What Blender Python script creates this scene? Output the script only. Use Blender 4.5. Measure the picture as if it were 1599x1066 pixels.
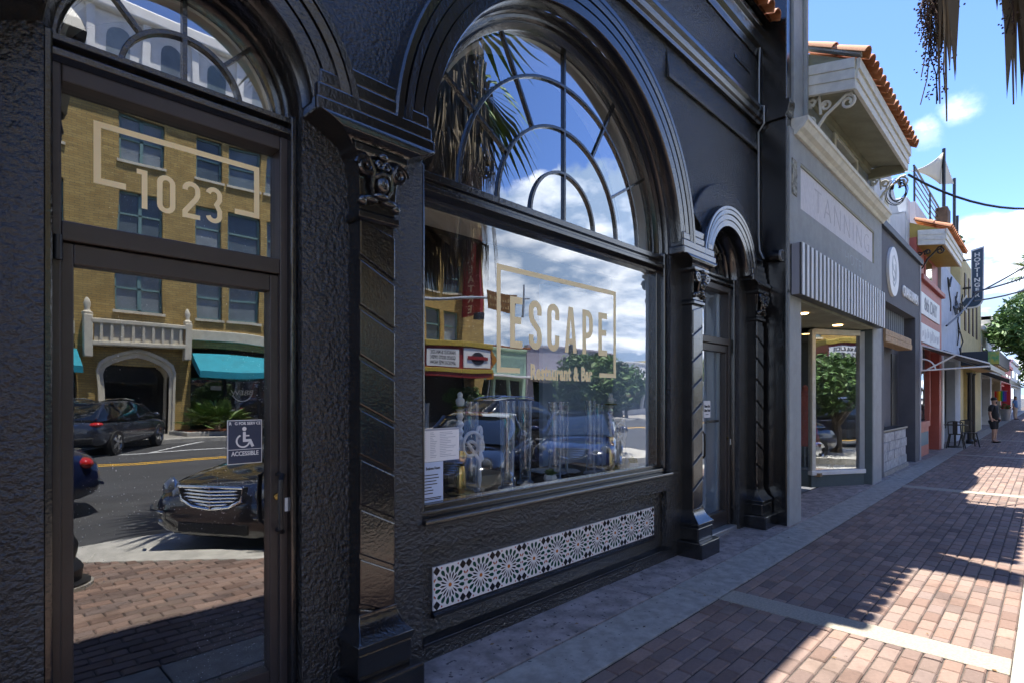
import bpy, bmesh, math, random
from math import sin, cos, pi, radians, sqrt, atan2
from mathutils import Vector, Matrix
random.seed(7)
scn = bpy.context.scene
for o in list(bpy.data.objects): bpy.data.objects.remove(o)
C = scn.collection
# ------------------------------------------------------------------ camera
CAM_D, CAM_H = 2.765, 1.65
cd = bpy.data.cameras.new("camera"); cam = bpy.data.objects.new("camera", cd); C.objects.link(cam)
cam.location = (0, -CAM_D, CAM_H)
cam.rotation_euler = (radians(90), 0, radians(-45.607))
cd.sensor_width = 36; cd.lens = 858/1599*36
cd.shift_y = (618.6-533)/1599
cd.clip_start = .05; cd.clip_end = 3000
scn.camera = cam
# ------------------------------------------------------------------ sun + sky
SUNV = Vector((.118, .232, 1)).normalized()
EL = math.asin(SUNV.z); AZ = atan2(SUNV.x, SUNV.y)
sl = bpy.data.lights.new("sun", 'SUN'); sl.energy = 4.0; sl.angle = radians(.5); sl.color = (1, .96, .88)
so = bpy.data.objects.new("sun", sl); C.objects.link(so)
so.rotation_euler = (-SUNV).to_track_quat('-Z', 'Y').to_euler()
wd = bpy.data.worlds.new("World"); scn.world = wd; wd.use_nodes = True
nt = wd.node_tree; nt.nodes.clear(); N = nt.nodes; L = nt.links
def nd(tree, t, **kw):
    n = tree.nodes.new(t)
    for k, v in kw.items():
        if k.startswith('i_'):
            key = k[2:]; n.inputs[int(key) if key.isdigit() else key].default_value = v
        else: setattr(n, k, v)
    return n
out = nd(nt, 'ShaderNodeOutputWorld'); bg = nd(nt, 'ShaderNodeBackground'); bg.inputs['Strength'].default_value = .13
L.new(bg.outputs[0], out.inputs[0])
sky = nd(nt, 'ShaderNodeTexSky', sky_type='NISHITA'); sky.sun_disc = False
sky.sun_elevation = EL; sky.sun_rotation = AZ; sky.air_density = .62; sky.dust_density = .05; sky.ozone_density = 3.0
tc = nd(nt, 'ShaderNodeTexCoord')
sep = nd(nt, 'ShaderNodeSeparateXYZ'); L.new(tc.outputs['Generated'], sep.inputs[0])
def math_(tree, op, a, b=None, clamp=False):
    n = tree.nodes.new('ShaderNodeMath'); n.operation = op; n.use_clamp = clamp
    for i, v in enumerate((a, b)):
        if v is None: continue
        if isinstance(v, (int, float)): n.inputs[i].default_value = v
        else: tree.links.new(v, n.inputs[i])
    return n.outputs[0]
def smooth(tree, x, lo, hi):
    n = tree.nodes.new('ShaderNodeMapRange'); n.interpolation_type = 'SMOOTHSTEP'
    tree.links.new(x, n.inputs[0]); n.inputs[1].default_value = lo; n.inputs[2].default_value = hi
    return n.outputs[0]
# cumulus: noise on a flattened dome, thick near the horizon, scattered higher up
zz = math_(nt, 'ADD', math_(nt, 'MAXIMUM', sep.outputs[2], 0.0), .22)
cx_ = math_(nt, 'DIVIDE', sep.outputs[0], zz); cy_ = math_(nt, 'DIVIDE', sep.outputs[1], zz)
cmb = nd(nt, 'ShaderNodeCombineXYZ'); L.new(cx_, cmb.inputs[0]); L.new(cy_, cmb.inputs[1]); cmb.inputs[2].default_value = 3.1
nz = nd(nt, 'ShaderNodeTexNoise', i_Scale=.95, i_Detail=9.0, i_Roughness=.56); L.new(cmb.outputs[0], nz.inputs['Vector'])
nz2 = nd(nt, 'ShaderNodeTexNoise', i_Scale=2.6, i_Detail=8.0, i_Roughness=.6); L.new(cmb.outputs[0], nz2.inputs['Vector'])
low = smooth(nt, sep.outputs[2], .42, .04)
dens = math_(nt, 'ADD', nz.outputs[0], math_(nt, 'MULTIPLY', low, .22))
mask = smooth(nt, dens, .585, .655)
# one tall cumulus down the street
def blob(cx, cy, cz, r, soft, amp):
    v = Vector((cx, cy, cz)).normalized()
    dp = nd(nt, 'ShaderNodeVectorMath', operation='DOT_PRODUCT'); nrm = nd(nt, 'ShaderNodeVectorMath', operation='NORMALIZE')
    L.new(tc.outputs['Generated'], nrm.inputs[0]); L.new(nrm.outputs[0], dp.inputs[0]); dp.inputs[1].default_value = v
    ang = math_(nt, 'ARCCOSINE', math_(nt, 'MINIMUM', dp.outputs['Value'], .99999))
    nn = nd(nt, 'ShaderNodeTexNoise', i_Scale=13.0, i_Detail=7.0, i_Roughness=.6); L.new(nrm.outputs[0], nn.inputs['Vector'])
    a2 = math_(nt, 'ADD', ang, math_(nt, 'MULTIPLY', math_(nt, 'SUBTRACT', nn.outputs[0], .5), amp))
    return smooth(nt, a2, r+soft, r)
for args in ((1.33, .09, .16, .085, .012, .10), (1.38, .0, .10, .12, .012, .08), (1.36, -.1, .13, .12, .02, .1), (.80, -.62, .30, .10, .02, .14), (.95, -.50, .27, .10, .02, .12), (.72, -.70, .22, .12, .03, .14), (1.27, .165, .49, .004, .022, .055), (1.27, .12, .515, .004, .022, .055)):
    mask = math_(nt, 'MAXIMUM', mask, blob(*args))
shade = nd(nt, 'ShaderNodeValToRGB'); L.new(nz2.outputs[0], shade.inputs[0])
shade.color_ramp.elements[0].position = .42; shade.color_ramp.elements[0].color = (1.6, 2.2, 3.2, 1)
shade.color_ramp.elements[1].position = .66; shade.color_ramp.elements[1].color = (7.2, 7.3, 7.5, 1)
mx = nd(nt, 'ShaderNodeMix', data_type='RGBA'); L.new(mask, mx.inputs[0]); hsv = nd(nt, 'ShaderNodeHueSaturation', i_Saturation=1.12, i_Hue=.509); L.new(sky.outputs[0], hsv.inputs['Color']); L.new(hsv.outputs[0], mx.inputs[6]); L.new(shade.outputs[0], mx.inputs[7])
L.new(mx.outputs[2], bg.inputs[0])
scn.view_settings.view_transform = 'Standard'; scn.view_settings.look = 'None'
scn.view_settings.exposure = 1.95; scn.view_settings.gamma = 1
scn.cycles.use_denoising = True
scn.cycles.max_bounces = 6; scn.cycles.glossy_bounces = 4; scn.cycles.diffuse_bounces = 3; scn.cycles.transparent_max_bounces = 10; scn.cycles.adaptive_threshold = .02; scn.cycles.caustics_reflective = False; scn.cycles.caustics_refractive = False
# ------------------------------------------------------------------ materials
MATS = {}
def mat(name, col, rough=.6, metal=0., bump=(), var=0., vscale=3., col2=None, rand=None, coat=0., spec=.5, stretch=None, speck=None, emit=0., stain=None):
    """bump: ((scale, strength, distance), ...); var: noise variation; rand: 'obj' or 'island' brightness spread"""
    m = bpy.data.materials.new(name); m.use_nodes = True; t = m.node_tree
    p = t.nodes['Principled BSDF']
    p.inputs['Roughness'].default_value = rough; p.inputs['Metallic'].default_value = metal
    p.inputs['Coat Weight'].default_value = coat; p.inputs['Coat Roughness'].default_value = .12 if bump else .03; p.inputs['Specular IOR Level'].default_value = spec
    c = tuple(col)+(1,)
    p.inputs['Base Color'].default_value = c
    tcn = nd(t, 'ShaderNodeTexCoord'); vec = tcn.outputs['Object']
    if stretch:
        mp = nd(t, 'ShaderNodeMapping'); mp.inputs['Scale'].default_value = stretch; t.links.new(vec, mp.inputs[0]); vec = mp.outputs[0]
    cur = None
    if var or col2:
        n = nd(t, 'ShaderNodeTexNoise', i_Scale=vscale, i_Detail=6.0, i_Roughness=.62); t.links.new(vec, n.inputs['Vector'])
        f = smooth(t, n.outputs[0], .3, .7)
        mxx = nd(t, 'ShaderNodeMix', data_type='RGBA'); t.links.new(f, mxx.inputs[0])
        mxx.inputs[6].default_value = tuple(x*(1-var) for x in col)+(1,)
        mxx.inputs[7].default_value = tuple(col2)+(1,) if col2 else tuple(min(1, x*(1+var)) for x in col)+(1,)
        cur = mxx.outputs[2]
    if rand:
        kind, cols = rand
        if kind == 'obj': r = nd(t, 'ShaderNodeObjectInfo').outputs['Random']
        else: r = nd(t, 'ShaderNodeNewGeometry').outputs['Random Per Island']
        rp = nd(t, 'ShaderNodeValToRGB'); rp.color_ramp.interpolation = 'LINEAR'; t.links.new(r, rp.inputs[0])
        el = rp.color_ramp.elements
        while len(el) < len(cols): el.new(.5)
        for i, cc in enumerate(cols): el[i].position = i/(len(cols)-1); el[i].color = tuple(cc)+(1,)
        if cur is None: cur = rp.outputs[0]
        else:
            ml = nd(t, 'ShaderNodeMix', data_type='RGBA', blend_type='MULTIPLY'); ml.inputs[0].default_value = 1
            t.links.new(cur, ml.inputs[6]); t.links.new(rp.outputs[0], ml.inputs[7]); cur = ml.outputs[2]
    if stain and cur is not None:
        gp = nd(t, 'ShaderNodeNewGeometry').outputs['Position']
        for ssc, lo_, hi_, dk in stain:
            sn = nd(t, 'ShaderNodeTexNoise', i_Scale=ssc, i_Detail=5.0, i_Roughness=.65); t.links.new(gp, sn.inputs['Vector'])
            sf_ = smooth(t, sn.outputs[0], lo_, hi_); sm_ = nd(t, 'ShaderNodeMix', data_type='RGBA', blend_type='MULTIPLY'); t.links.new(sf_, sm_.inputs[0]); t.links.new(cur, sm_.inputs[6]); sm_.inputs[7].default_value = tuple(dk)+(1,); cur = sm_.outputs[2]
    if speck:
        sc_, th, sc_col = speck
        vn = nd(t, 'ShaderNodeTexNoise', i_Scale=sc_, i_Detail=2.0); t.links.new(vec, vn.inputs['Vector'])
        f = smooth(t, vn.outputs[0], th, th+.03)
        ms = nd(t, 'ShaderNodeMix', data_type='RGBA'); t.links.new(f, ms.inputs[0])
        if cur is None: ms.inputs[6].default_value = c
        else: t.links.new(cur, ms.inputs[6])
        ms.inputs[7].default_value = tuple(sc_col)+(1,); cur = ms.outputs[2]
    if cur is not None: t.links.new(cur, p.inputs['Base Color'])
    prev = None
    for sc_, st, di in bump:
        n = nd(t, 'ShaderNodeTexNoise', i_Scale=sc_, i_Detail=4.0, i_Roughness=.55); t.links.new(vec, n.inputs['Vector'])
        b = nd(t, 'ShaderNodeBump'); b.inputs['Strength'].default_value = st; b.inputs['Distance'].default_value = di
        t.links.new(n.outputs[0], b.inputs['Height'])
        if prev: t.links.new(prev, b.inputs['Normal'])
        prev = b.outputs[0]
    if prev:
        t.links.new(prev, p.inputs['Normal'])
        if coat: t.links.new(prev, p.inputs['Coat Normal'])
    if emit:
        p.inputs['Emission Color'].default_value = c; p.inputs['Emission Strength'].default_value = emit
    MATS[name] = m; return m
def glass(name, refl, tint=(.85, .9, .9), rough=0., gloss=(.95, .97, 1), dust=False):
    m = bpy.data.materials.new(name); m.use_nodes = True; t = m.node_tree; t.nodes.clear()
    o = nd(t, 'ShaderNodeOutputMaterial'); mx = nd(t, 'ShaderNodeMixShader')
    tr = nd(t, 'ShaderNodeBsdfTransparent'); tr.inputs[0].default_value = tuple(tint)+(1,)
    gl = nd(t, 'ShaderNodeBsdfGlossy'); gl.inputs['Roughness'].default_value = rough; gl.inputs['Color'].default_value = tuple(gloss)+(1,)
    lw = nd(t, 'ShaderNodeLayerWeight'); lw.inputs[0].default_value = .25
    f = math_(t, 'ADD', math_(t, 'MULTIPLY', lw.outputs['Facing'], 1-refl), refl, True)
    tcn = nd(t, 'ShaderNodeTexCoord'); wn = nd(t, 'ShaderNodeTexNoise', i_Scale=1.6, i_Detail=1.0); t.links.new(tcn.outputs['Object'], wn.inputs['Vector'])
    wb = nd(t, 'ShaderNodeBump'); wb.inputs['Strength'].default_value = .05; wb.inputs['Distance'].default_value = .05; t.links.new(wn.outputs[0], wb.inputs['Height']); t.links.new(wb.outputs[0], gl.inputs['Normal'])
    t.links.new(f, mx.inputs[0]); t.links.new(tr.outputs[0], mx.inputs[1]); t.links.new(gl.outputs[0], mx.inputs[2])
    if dust:
        vo = nd(t, 'ShaderNodeTexNoise', i_Scale=170.0, i_Detail=1.0); t.links.new(tcn.outputs['Object'], vo.inputs['Vector']); va = nd(t, 'ShaderNodeTexNoise', i_Scale=2.2, i_Detail=3.0); t.links.new(tcn.outputs['Object'], va.inputs['Vector'])
        sp_ = math_(t, 'MULTIPLY', smooth(t, vo.outputs[0], .735, .76), smooth(t, va.outputs[0], .42, .6))
        hz = math_(t, 'MULTIPLY', smooth(t, va.outputs[0], .4, .8), .03)
        df = nd(t, 'ShaderNodeBsdfDiffuse'); df.inputs[0].default_value = (.8, .8, .78, 1); m2 = nd(t, 'ShaderNodeMixShader')
        t.links.new(math_(t, 'MAXIMUM', math_(t, 'MULTIPLY', sp_, .8), hz), m2.inputs[0]); t.links.new(mx.outputs[0], m2.inputs[1]); t.links.new(df.outputs[0], m2.inputs[2]); t.links.new(m2.outputs[0], o.inputs[0])
    else: t.links.new(mx.outputs[0], o.inputs[0])
    MATS[name] = m; return m
BLK = mat('black_stucco', (.006, .006, .0065), .12, bump=((9, .4, .03), (42, .9, .026), (105, .5, .008)), var=.4, vscale=2.5, spec=.8, coat=.2, col2=(.012, .0115, .011))
BLKS = mat('black_smooth_paint', (.007, .0067, .007), .13, bump=((20, .16, .010), (65, .28, .006)), var=.4, vscale=4, spec=.8, coat=.3, col2=(.013, .012, .0115))
BRONZE = mat('bronze_frame', (.035, .028, .026), .38, bump=((60, .05, .002),), var=.15)
GLASS = glass('window_glass', .13, (.95, .97, .97), dust=True)
GLASSF = glass('fanlight_glass', .27, (.96, .98, .98), dust=True)
GLASSD = glass('door_glass', .22, dust=True)
GLASSR = glass('side_door_glass', .12, (.96, .98, .98))
GLASSC = glass('clear_glass', .30, (.95, .97, .98))
CREAM = mat('cream_paint', (.80, .76, .66), .55, bump=((30, .1, .004),), var=.08)
BLUEW = mat('pale_blue_wall', (.52, .66, .84), .7, bump=((60, .12, .004),), var=.06)
GOLD = mat('gold_vinyl', (.95, .77, .42), .5, var=.02)
WHITE = mat('white_paint', (.78, .77, .74), .5, bump=((40, .08, .003),), var=.06)
CONC = mat('concrete', (.285, .262, .225), .85, bump=((90, .4, .005), (14, .25, .01)), var=.22, vscale=9, speck=(26, .68, (.07, .065, .06)))
CONCP = mat('stained_concrete', (.25, .21, .19), .85, bump=((70, .45, .006), (10, .3, .012)), var=.38, vscale=6, speck=(22, .64, (.07, .06, .06)))
CONCW = mat('kerb_concrete', (.40, .38, .335), .85, bump=((80, .3, .004),), var=.18, vscale=5)
BAND = mat('aggregate_band', (.28, .245, .19), .85, bump=((160, .6, .005),), var=.2, vscale=60)
brk = ((.15, .093, .070), (.25, .158, .118), (.185, .135, .115), (.285, .19, .145), (.125, .083, .068), (.225, .16, .125))
STN = ((1.3, .5, .72, (.66, .64, .62)), (17, .66, .70, (.45, .43, .42)), (5, .60, .70, (.8, .78, .75)))
PAVO = mat('paver_clay', (1, 1, 1), .85, bump=((130, .5, .004), (25, .2, .004)), var=.16, vscale=40, rand=('obj', brk), speck=(210, .74, (.7, .66, .6)), stain=STN)
PAVI = mat('paver_clay_field', (1, 1, 1), .85, bump=((130, .5, .004), (25, .2, .004)), var=.16, vscale=40, rand=('island', brk), speck=(210, .74, (.7, .66, .6)), stain=STN)
SAND = mat('joint_sand', (.07, .055, .045), .95, bump=((150, .5, .004),), var=.3, vscale=30)
ASPH = mat('asphalt', (.05, .05, .051), .9, bump=((200, .6, .004),), var=.25, vscale=1.2, stretch=(.3, 1.6, 1))
YEL = mat('yellow_line', (.72, .40, .03), .7, var=.12, vscale=30)
WLINE = mat('white_line', (.72, .72, .70), .7, var=.15, vscale=30)
GREY = mat('grey_stucco', (.33, .34, .335), .8, bump=((110, .55, .006), (18, .1, .01)), var=.08, vscale=6)
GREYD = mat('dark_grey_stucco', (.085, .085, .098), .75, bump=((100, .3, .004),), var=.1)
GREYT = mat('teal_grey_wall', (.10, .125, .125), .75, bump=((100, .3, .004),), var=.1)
TRIM = mat('cream_trim', (.70, .67, .58), .6, bump=((40, .1, .004),), var=.1, vscale=8)
OLIVE = mat('olive_soffit', (.30, .29, .20), .75, bump=((70, .3, .004),), var=.14)
TERRA = mat('terracotta_tile', (1, 1, 1), .75, bump=((50, .25, .006),), var=.18, vscale=9, rand=('obj', ((.44, .15, .06), (.53, .22, .10), (.38, .12, .05), (.56, .27, .14))))
REDP = mat('red_paint', (.42, .10, .075), .55, bump=((60, .1, .003),), var=.1)
TEALP = mat('teal_panel', (.03, .12, .19), .5, var=.1)
YSTUC = mat('ochre_stucco', (.52, .42, .20), .8, bump=((50, .3, .006),), var=.12)
PALE = mat('pale_stucco', (.62, .62, .60), .8, bump=((60, .25, .006),), var=.08)
BLUEG = mat('blue_grey_stucco', (.46, .50, .57), .8, bump=((60, .25, .006),), var=.08)
BLACK = mat('black_iron', (.012, .012, .013), .4, var=.2)
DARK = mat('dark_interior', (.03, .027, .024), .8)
CHROME = mat('chrome', (.75, .76, .78), .12, 1.)
STEEL = mat('galvanised_steel', (.45, .46, .47), .45, .8, var=.1)
WOODL = mat('timber_beam', (.42, .27, .14), .7, bump=((30, .3, .006),), var=.25, vscale=6, stretch=(1, 8, 8), rand=('obj', ((.85, .85, .85), (1, 1, 1))))
STONEB = mat('grey_stone_block', (.36, .37, .38), .7, bump=((25, .5, .012),), var=.3, vscale=10, rand=('obj', ((.7, .72, .76), (1, 1, 1), (.85, .87, .9))))
PAPER = mat('paper', (.80, .80, .80), .7)
PAPERB = mat('blue_paper', (.52, .62, .80), .7)
INK = mat('ink', (.02, .02, .03), .7)
GREYINK = mat('grey_print', (.35, .37, .42), .7)
SIGNB = mat('sign_navy', (.035, .045, .085), .4)
NAVY = mat('navy_enamel', (.02, .05, .09), .35)
def brick_mat(name, c1, c2, mortar, w, h):
    m = mat(name, c1, .85); t = m.node_tree; p = t.nodes['Principled BSDF']
    tcn = nd(t, 'ShaderNodeTexCoord'); sp_ = nd(t, 'ShaderNodeSeparateXYZ'); cb = nd(t, 'ShaderNodeCombineXYZ'); t.links.new(tcn.outputs['Object'], sp_.inputs[0])
    t.links.new(math_(t, 'ADD', sp_.outputs[0], sp_.outputs[1]), cb.inputs[0]); t.links.new(sp_.outputs[2], cb.inputs[1])
    b = nd(t, 'ShaderNodeTexBrick'); b.inputs['Color1'].default_value = tuple(c1)+(1,); b.inputs['Color2'].default_value = tuple(c2)+(1,); b.inputs['Mortar'].default_value = tuple(mortar)+(1,)
    b.inputs['Scale'].default_value = 1; b.inputs['Brick Width'].default_value = w; b.inputs['Row Height'].default_value = h; b.inputs['Mortar Size'].default_value = h*.09
    t.links.new(cb.outputs[0], b.inputs['Vector'])
    n = nd(t, 'ShaderNodeTexNoise', i_Scale=2.5, i_Detail=5.0); t.links.new(tcn.outputs['Object'], n.inputs['Vector'])
    ml = nd(t, 'ShaderNodeMix', data_type='RGBA', blend_type='MULTIPLY'); ml.inputs[0].default_value = .5; t.links.new(b.outputs[0], ml.inputs[6]); t.links.new(n.outputs[0], ml.inputs[7]); t.links.new(ml.outputs[2], p.inputs['Base Color'])
    bp = nd(t, 'ShaderNodeBump'); bp.inputs['Strength'].default_value = .6; bp.inputs['Distance'].default_value = .02; bp.invert = True; t.links.new(b.outputs['Fac'], bp.inputs['Height']); t.links.new(bp.outputs[0], p.inputs['Normal'])
    return m
YBRICK = brick_mat('yellow_brick', (.64, .45, .15), (.47, .30, .085), (.26, .20, .11), .27, .09)
LIMEST = mat('limestone', (.62, .56, .43), .8, bump=((20, .25, .01),), var=.12)
WTERRA = mat('white_terracotta', (.72, .70, .66), .6, bump=((20, .15, .01),), var=.08)
TEALF = mat('teal_canvas', (.01, .26, .33), .7, bump=((3, .3, .05),), var=.12)
WINF = mat('green_sash', (.16, .27, .26), .5)
WINB = mat('window_blind', (1, 1, 1), .12, var=.3, vscale=1.5, rand=('obj', ((.05, .07, .08), (.24, .29, .32), (.10, .13, .15), (.34, .37, .38), (.16, .21, .22))))
LEAF = mat('leaf_green', (1, 1, 1), .55, rand=('island', ((.03, .07, .015), (.07, .14, .03), (.11, .19, .05), (.05, .10, .02))), spec=.35)
PALMG = mat('palm_green', (1, 1, 1), .5, rand=('island', ((.06, .12, .025), (.13, .21, .045), (.20, .27, .08))), spec=.4)
PALMD = mat('palm_thatch', (1, 1, 1), .8, rand=('island', ((.13, .10, .06), (.22, .17, .10), (.30, .24, .15), (.09, .07, .045))))
PALMT = mat('palm_trunk', (.17, .125, .085), .9, bump=((16, .8, .04),), var=.3, vscale=9, stretch=(1, 1, 4))
BARK = mat('bark', (.12, .09, .06), .9, bump=((20, .7, .03),), var=.3, stretch=(3, 3, .6))
BERRY = mat('palm_berries', (1, 1, 1), .6, rand=('island', ((.07, .035, .025), (.12, .07, .04), (.05, .04, .02))))
PINK = mat('pink_blossom', (.42, .08, .22), .7)
MULCH = mat('red_mulch', (.22, .07, .03), .95, bump=((30, .9, .05),), var=.4, vscale=20)
CARB = mat('black_car_paint', (.006, .006, .009), .12, coat=1.)
CARG = mat('slate_car_paint', (.05, .06, .085), .25, .5, coat=1.)
CARN = mat('navy_car_paint', (.008, .014, .05), .15, coat=1.)
CARR = mat('red_car_paint', (.35, .01, .03), .2, coat=1.)
CARGL = mat('car_glass', (.006, .008, .010), .04, spec=.9, coat=.6)
TYRE = mat('tyre_rubber', (.014, .014, .014), .8)
LAMPG = mat('headlamp', (.20, .22, .25), .05, .6, coat=1.)
TAIL = mat('tail_lamp', (.45, .015, .01), .15, coat=1.)
SKIN = mat('skin', (.42, .24, .16), .6)
CLOB = mat('black_cloth', (.012, .012, .014), .9)
CLOBL = mat('blue_cloth', (.10, .22, .45), .9)
CLOK = mat('khaki_cloth', (.42, .38, .30), .9)
HAIR = mat('dark_hair', (.02, .015, .012), .7)
SAIL = mat('sail_canvas', (.62, .55, .42), .8, var=.04)
CORAL = mat('coral_cloth', (.55, .10, .05), .8, var=.3, vscale=12, stretch=(8, 8, 1))
ORNG = mat('sign_orange', (.42, .18, .02), .5)
BROWNS = mat('sign_brown', (.20, .09, .02), .6, var=.3, vscale=8)
MINT = mat('mint_stucco', (.36, .52, .40), .8, var=.1)
LILAC = mat('lilac_stucco', (.34, .31, .36), .8, var=.1)
CRIM = mat('crimson_sign', (.26, .02, .02), .5)
GOLDM = mat('brass', (.62, .42, .14), .25, 1.)
TURQ = mat('blue_enamel', (.03, .14, .38), .3)
HOSE = mat('white_hose', (.88, .90, .92), .45)
WICK = mat('planter_brown', (.12, .07, .04), .8, bump=((30, .6, .02),), var=.3)
LAMPW = mat('warm_downlight', (1.0, .62, .25), .5, emit=4.)
# ------------------------------------------------------------------ mesh helpers
class MB:
    def __init__(s): s.v = []; s.f = []; s.m = []
    def add(s, vs, fs, m=0):
        b = len(s.v); s.v += [tuple(v) for v in vs]
        for f in fs: s.f.append([b+i for i in f]); s.m.append(m)
        return s
    def box(s, x0, x1, y0, y1, z0, z1, m=0):
        return s.add([(x0,y0,z0),(x1,y0,z0),(x1,y1,z0),(x0,y1,z0),(x0,y0,z1),(x1,y0,z1),(x1,y1,z1),(x0,y1,z1)],
              [(0,3,2,1),(4,5,6,7),(0,1,5,4),(1,2,6,5),(2,3,7,6),(3,0,4,7)], m)
    def prism(s, poly, axis, a, b, m=0):
        """poly (u,v): axis 'y' -> (x,z), 'x' -> (y,z), 'z' -> (x,y); extruded a..b"""
        n = len(poly)
        def P(u, v, w): return (u, w, v) if axis == 'y' else ((w, u, v) if axis == 'x' else (u, v, w))
        vs = [P(u, v, a) for u, v in poly]+[P(u, v, b) for u, v in poly]
        fs = [tuple(range(n)), tuple(range(2*n-1, n-1, -1))]+[(i, (i+1) % n, n+(i+1) % n, n+i) for i in range(n)]
        return s.add(vs, fs, m)
    def loft(s, rings, closed=True, cap=True, m=0):
        n = len(rings[0]); vs = [p for r in rings for p in r]; fs = []
        for i in range(len(rings)-1):
            for j in range(n if closed else n-1):
                fs.append((i*n+j, i*n+(j+1) % n, (i+1)*n+(j+1) % n, (i+1)*n+j))
        if cap and closed: fs += [tuple(range(n-1, -1, -1)), tuple((len(rings)-1)*n+j for j in range(n))]
        return s.add(vs, fs, m)
    def tube(s, pts, r, n=8, m=0, cap=True, closed=False):
        pts = [Vector(p) for p in pts]; k = len(pts); rings = []; up = None
        for i, p in enumerate(pts):
            a = pts[(i-1) % k] if (closed or i > 0) else p; b = pts[(i+1) % k] if (closed or i < k-1) else p
            t = (b-a).normalized()
            if up is None: up = Vector((0, 0, 1)) if abs(t.z) < .9 else Vector((1, 0, 0))
            x = t.cross(up)
            if x.length < 1e-5: x = t.orthogonal()
            x.normalize(); y = t.cross(x).normalized(); up = -y if False else (x.cross(t)).normalized()
            rr = r[i] if isinstance(r, (list, tuple)) else r
            rings.append([p+x*cos(2*pi*j/n)*rr+y*sin(2*pi*j/n)*rr for j in range(n)])
        if closed: rings.append(rings[0])
        return s.loft(rings, True, cap and not closed, m)
    def lathe(s, prof, c=(0, 0, 0), n=16, axis='z', m=0, cap=True, sx=1., sy=1.):
        rings = []
        for r, z in prof:
            ring = []
            for j in range(n):
                a = 2*pi*j/n; u, v = r*cos(a)*sx, r*sin(a)*sy
                q = (u, v, z) if axis == 'z' else ((u, z, v) if axis == 'y' else (z, u, v))
                ring.append((c[0]+q[0], c[1]+q[1], c[2]+q[2]))
            rings.append(ring)
        return s.loft(rings, True, cap, m)
    def arch(s, prof, cx, cz, a0=0., a1=pi, n=32, m=0):
        """sweep closed profile [(r, y)] round a half circle in the xz plane"""
        rings = []
        for i in range(n+1):
            a = a0+(a1-a0)*i/n
            rings.append([(cx+r*cos(a), y, cz+r*sin(a)) for r, y in prof])
        return s.loft(rings, True, True, m)
    def ell(s, c, rx, ry, rz, n=12, k=7, m=0):
        prof = [(sin(pi*i/k)+1e-4, -cos(pi*i/k)) for i in range(k+1)]
        rings = [[(c[0]+rx*r*cos(2*pi*j/n), c[1]+ry*r*sin(2*pi*j/n), c[2]+rz*z) for j in range(n)] for r, z in prof]
        return s.loft(rings, True, True, m)
    def build(s, name, mats, parent=None, smooth=False, bevel=0., sub=0, kind=None, seg=2, merge=False):
        me = bpy.data.meshes.new(name); me.from_pydata(s.v, [], s.f)
        if not isinstance(mats, (list, tuple)): mats = [mats]
        for q in mats: me.materials.append(q)
        if len(mats) > 1: me.polygons.foreach_set('material_index', s.m)
        bm = bmesh.new(); bm.from_mesh(me)
        if merge: bmesh.ops.remove_doubles(bm, verts=bm.verts, dist=1e-5)
        bmesh.ops.recalc_face_normals(bm, faces=bm.faces); bm.to_mesh(me); bm.free()
        if smooth: me.shade_smooth(); me.set_sharp_from_angle(angle=radians(38))
        o = bpy.data.objects.new(name, me); C.objects.link(o)
        if parent: o.parent = parent
        if kind: o['kind'] = kind
        if bevel:
            b = o.modifiers.new('bevel', 'BEVEL'); b.width = bevel; b.segments = seg; b.limit_method = 'ANGLE'; b.angle_limit = radians(35)
        if sub:
            q = o.modifiers.new('sub', 'SUBSURF'); q.levels = sub; q.render_levels = sub
        return o
def box(name, b, m, parent=None, bevel=0., **kw): return MB().box(*b).build(name, m, parent, bevel=bevel, **kw)
def thing(name, label, cat, loc=(0, 0, 0), rz=0., group=None):
    o = bpy.data.objects.new(name, None); C.objects.link(o); o.location = loc; o.rotation_euler = (0, 0, rz); o.empty_display_size = .1
    o['label'] = label; o['category'] = cat
    if group: o['group'] = group
    return o
def tag(o, label, cat, group=None):
    o['label'] = label; o['category'] = cat
    if group: o['group'] = group
    return o
def copy_tree(o, parent=None):
    c = o.copy(); C.objects.link(c); c.parent = parent
    for ch in o.children: copy_tree(ch, c)
    return c
def inst(src, name, parent, loc=None, rot=None, scale=None):
    c = bpy.data.objects.new(name, src.data); C.objects.link(c); c.parent = parent
    for md in src.modifiers:
        q = c.modifiers.new(md.name, md.type)
        if md.type == 'BEVEL': q.width = md.width; q.segments = md.segments; q.limit_method = md.limit_method; q.angle_limit = md.angle_limit
    if loc: c.location = loc
    if rot: c.rotation_euler = rot
    if scale: c.scale = scale
    return c
def struct(o): o['kind'] = 'structure'; return o
def text(body, name, m, parent, loc, size, sx=1., off=0., ext=.001, facing='-y', align='CENTER', sp=1., rot=None):
    cu = bpy.data.curves.new('t', 'FONT'); cu.body = body; cu.size = size; cu.offset = off; cu.extrude = ext
    cu.align_x = align; cu.align_y = 'BOTTOM_BASELINE' if False else 'CENTER'; cu.space_character = sp; cu.resolution_u = 3
    ob = bpy.data.objects.new('t', cu); C.objects.link(ob)
    dg = bpy.context.evaluated_depsgraph_get(); me = bpy.data.meshes.new_from_object(ob.evaluated_get(dg))
    bpy.data.objects.remove(ob); bpy.data.curves.remove(cu)
    me.transform(Matrix.Scale(sx, 4, (1, 0, 0)))
    me.materials.clear(); me.materials.append(m); me.name = name
    o = bpy.data.objects.new(name, me); C.objects.link(o); o.location = loc
    rz = {'-y': 0, '+y': pi, '-x': -pi/2, '+x': pi/2}[facing]
    o.rotation_euler = rot if rot else (pi/2, 0, rz)
    if parent: o.parent = parent
    return o
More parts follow.
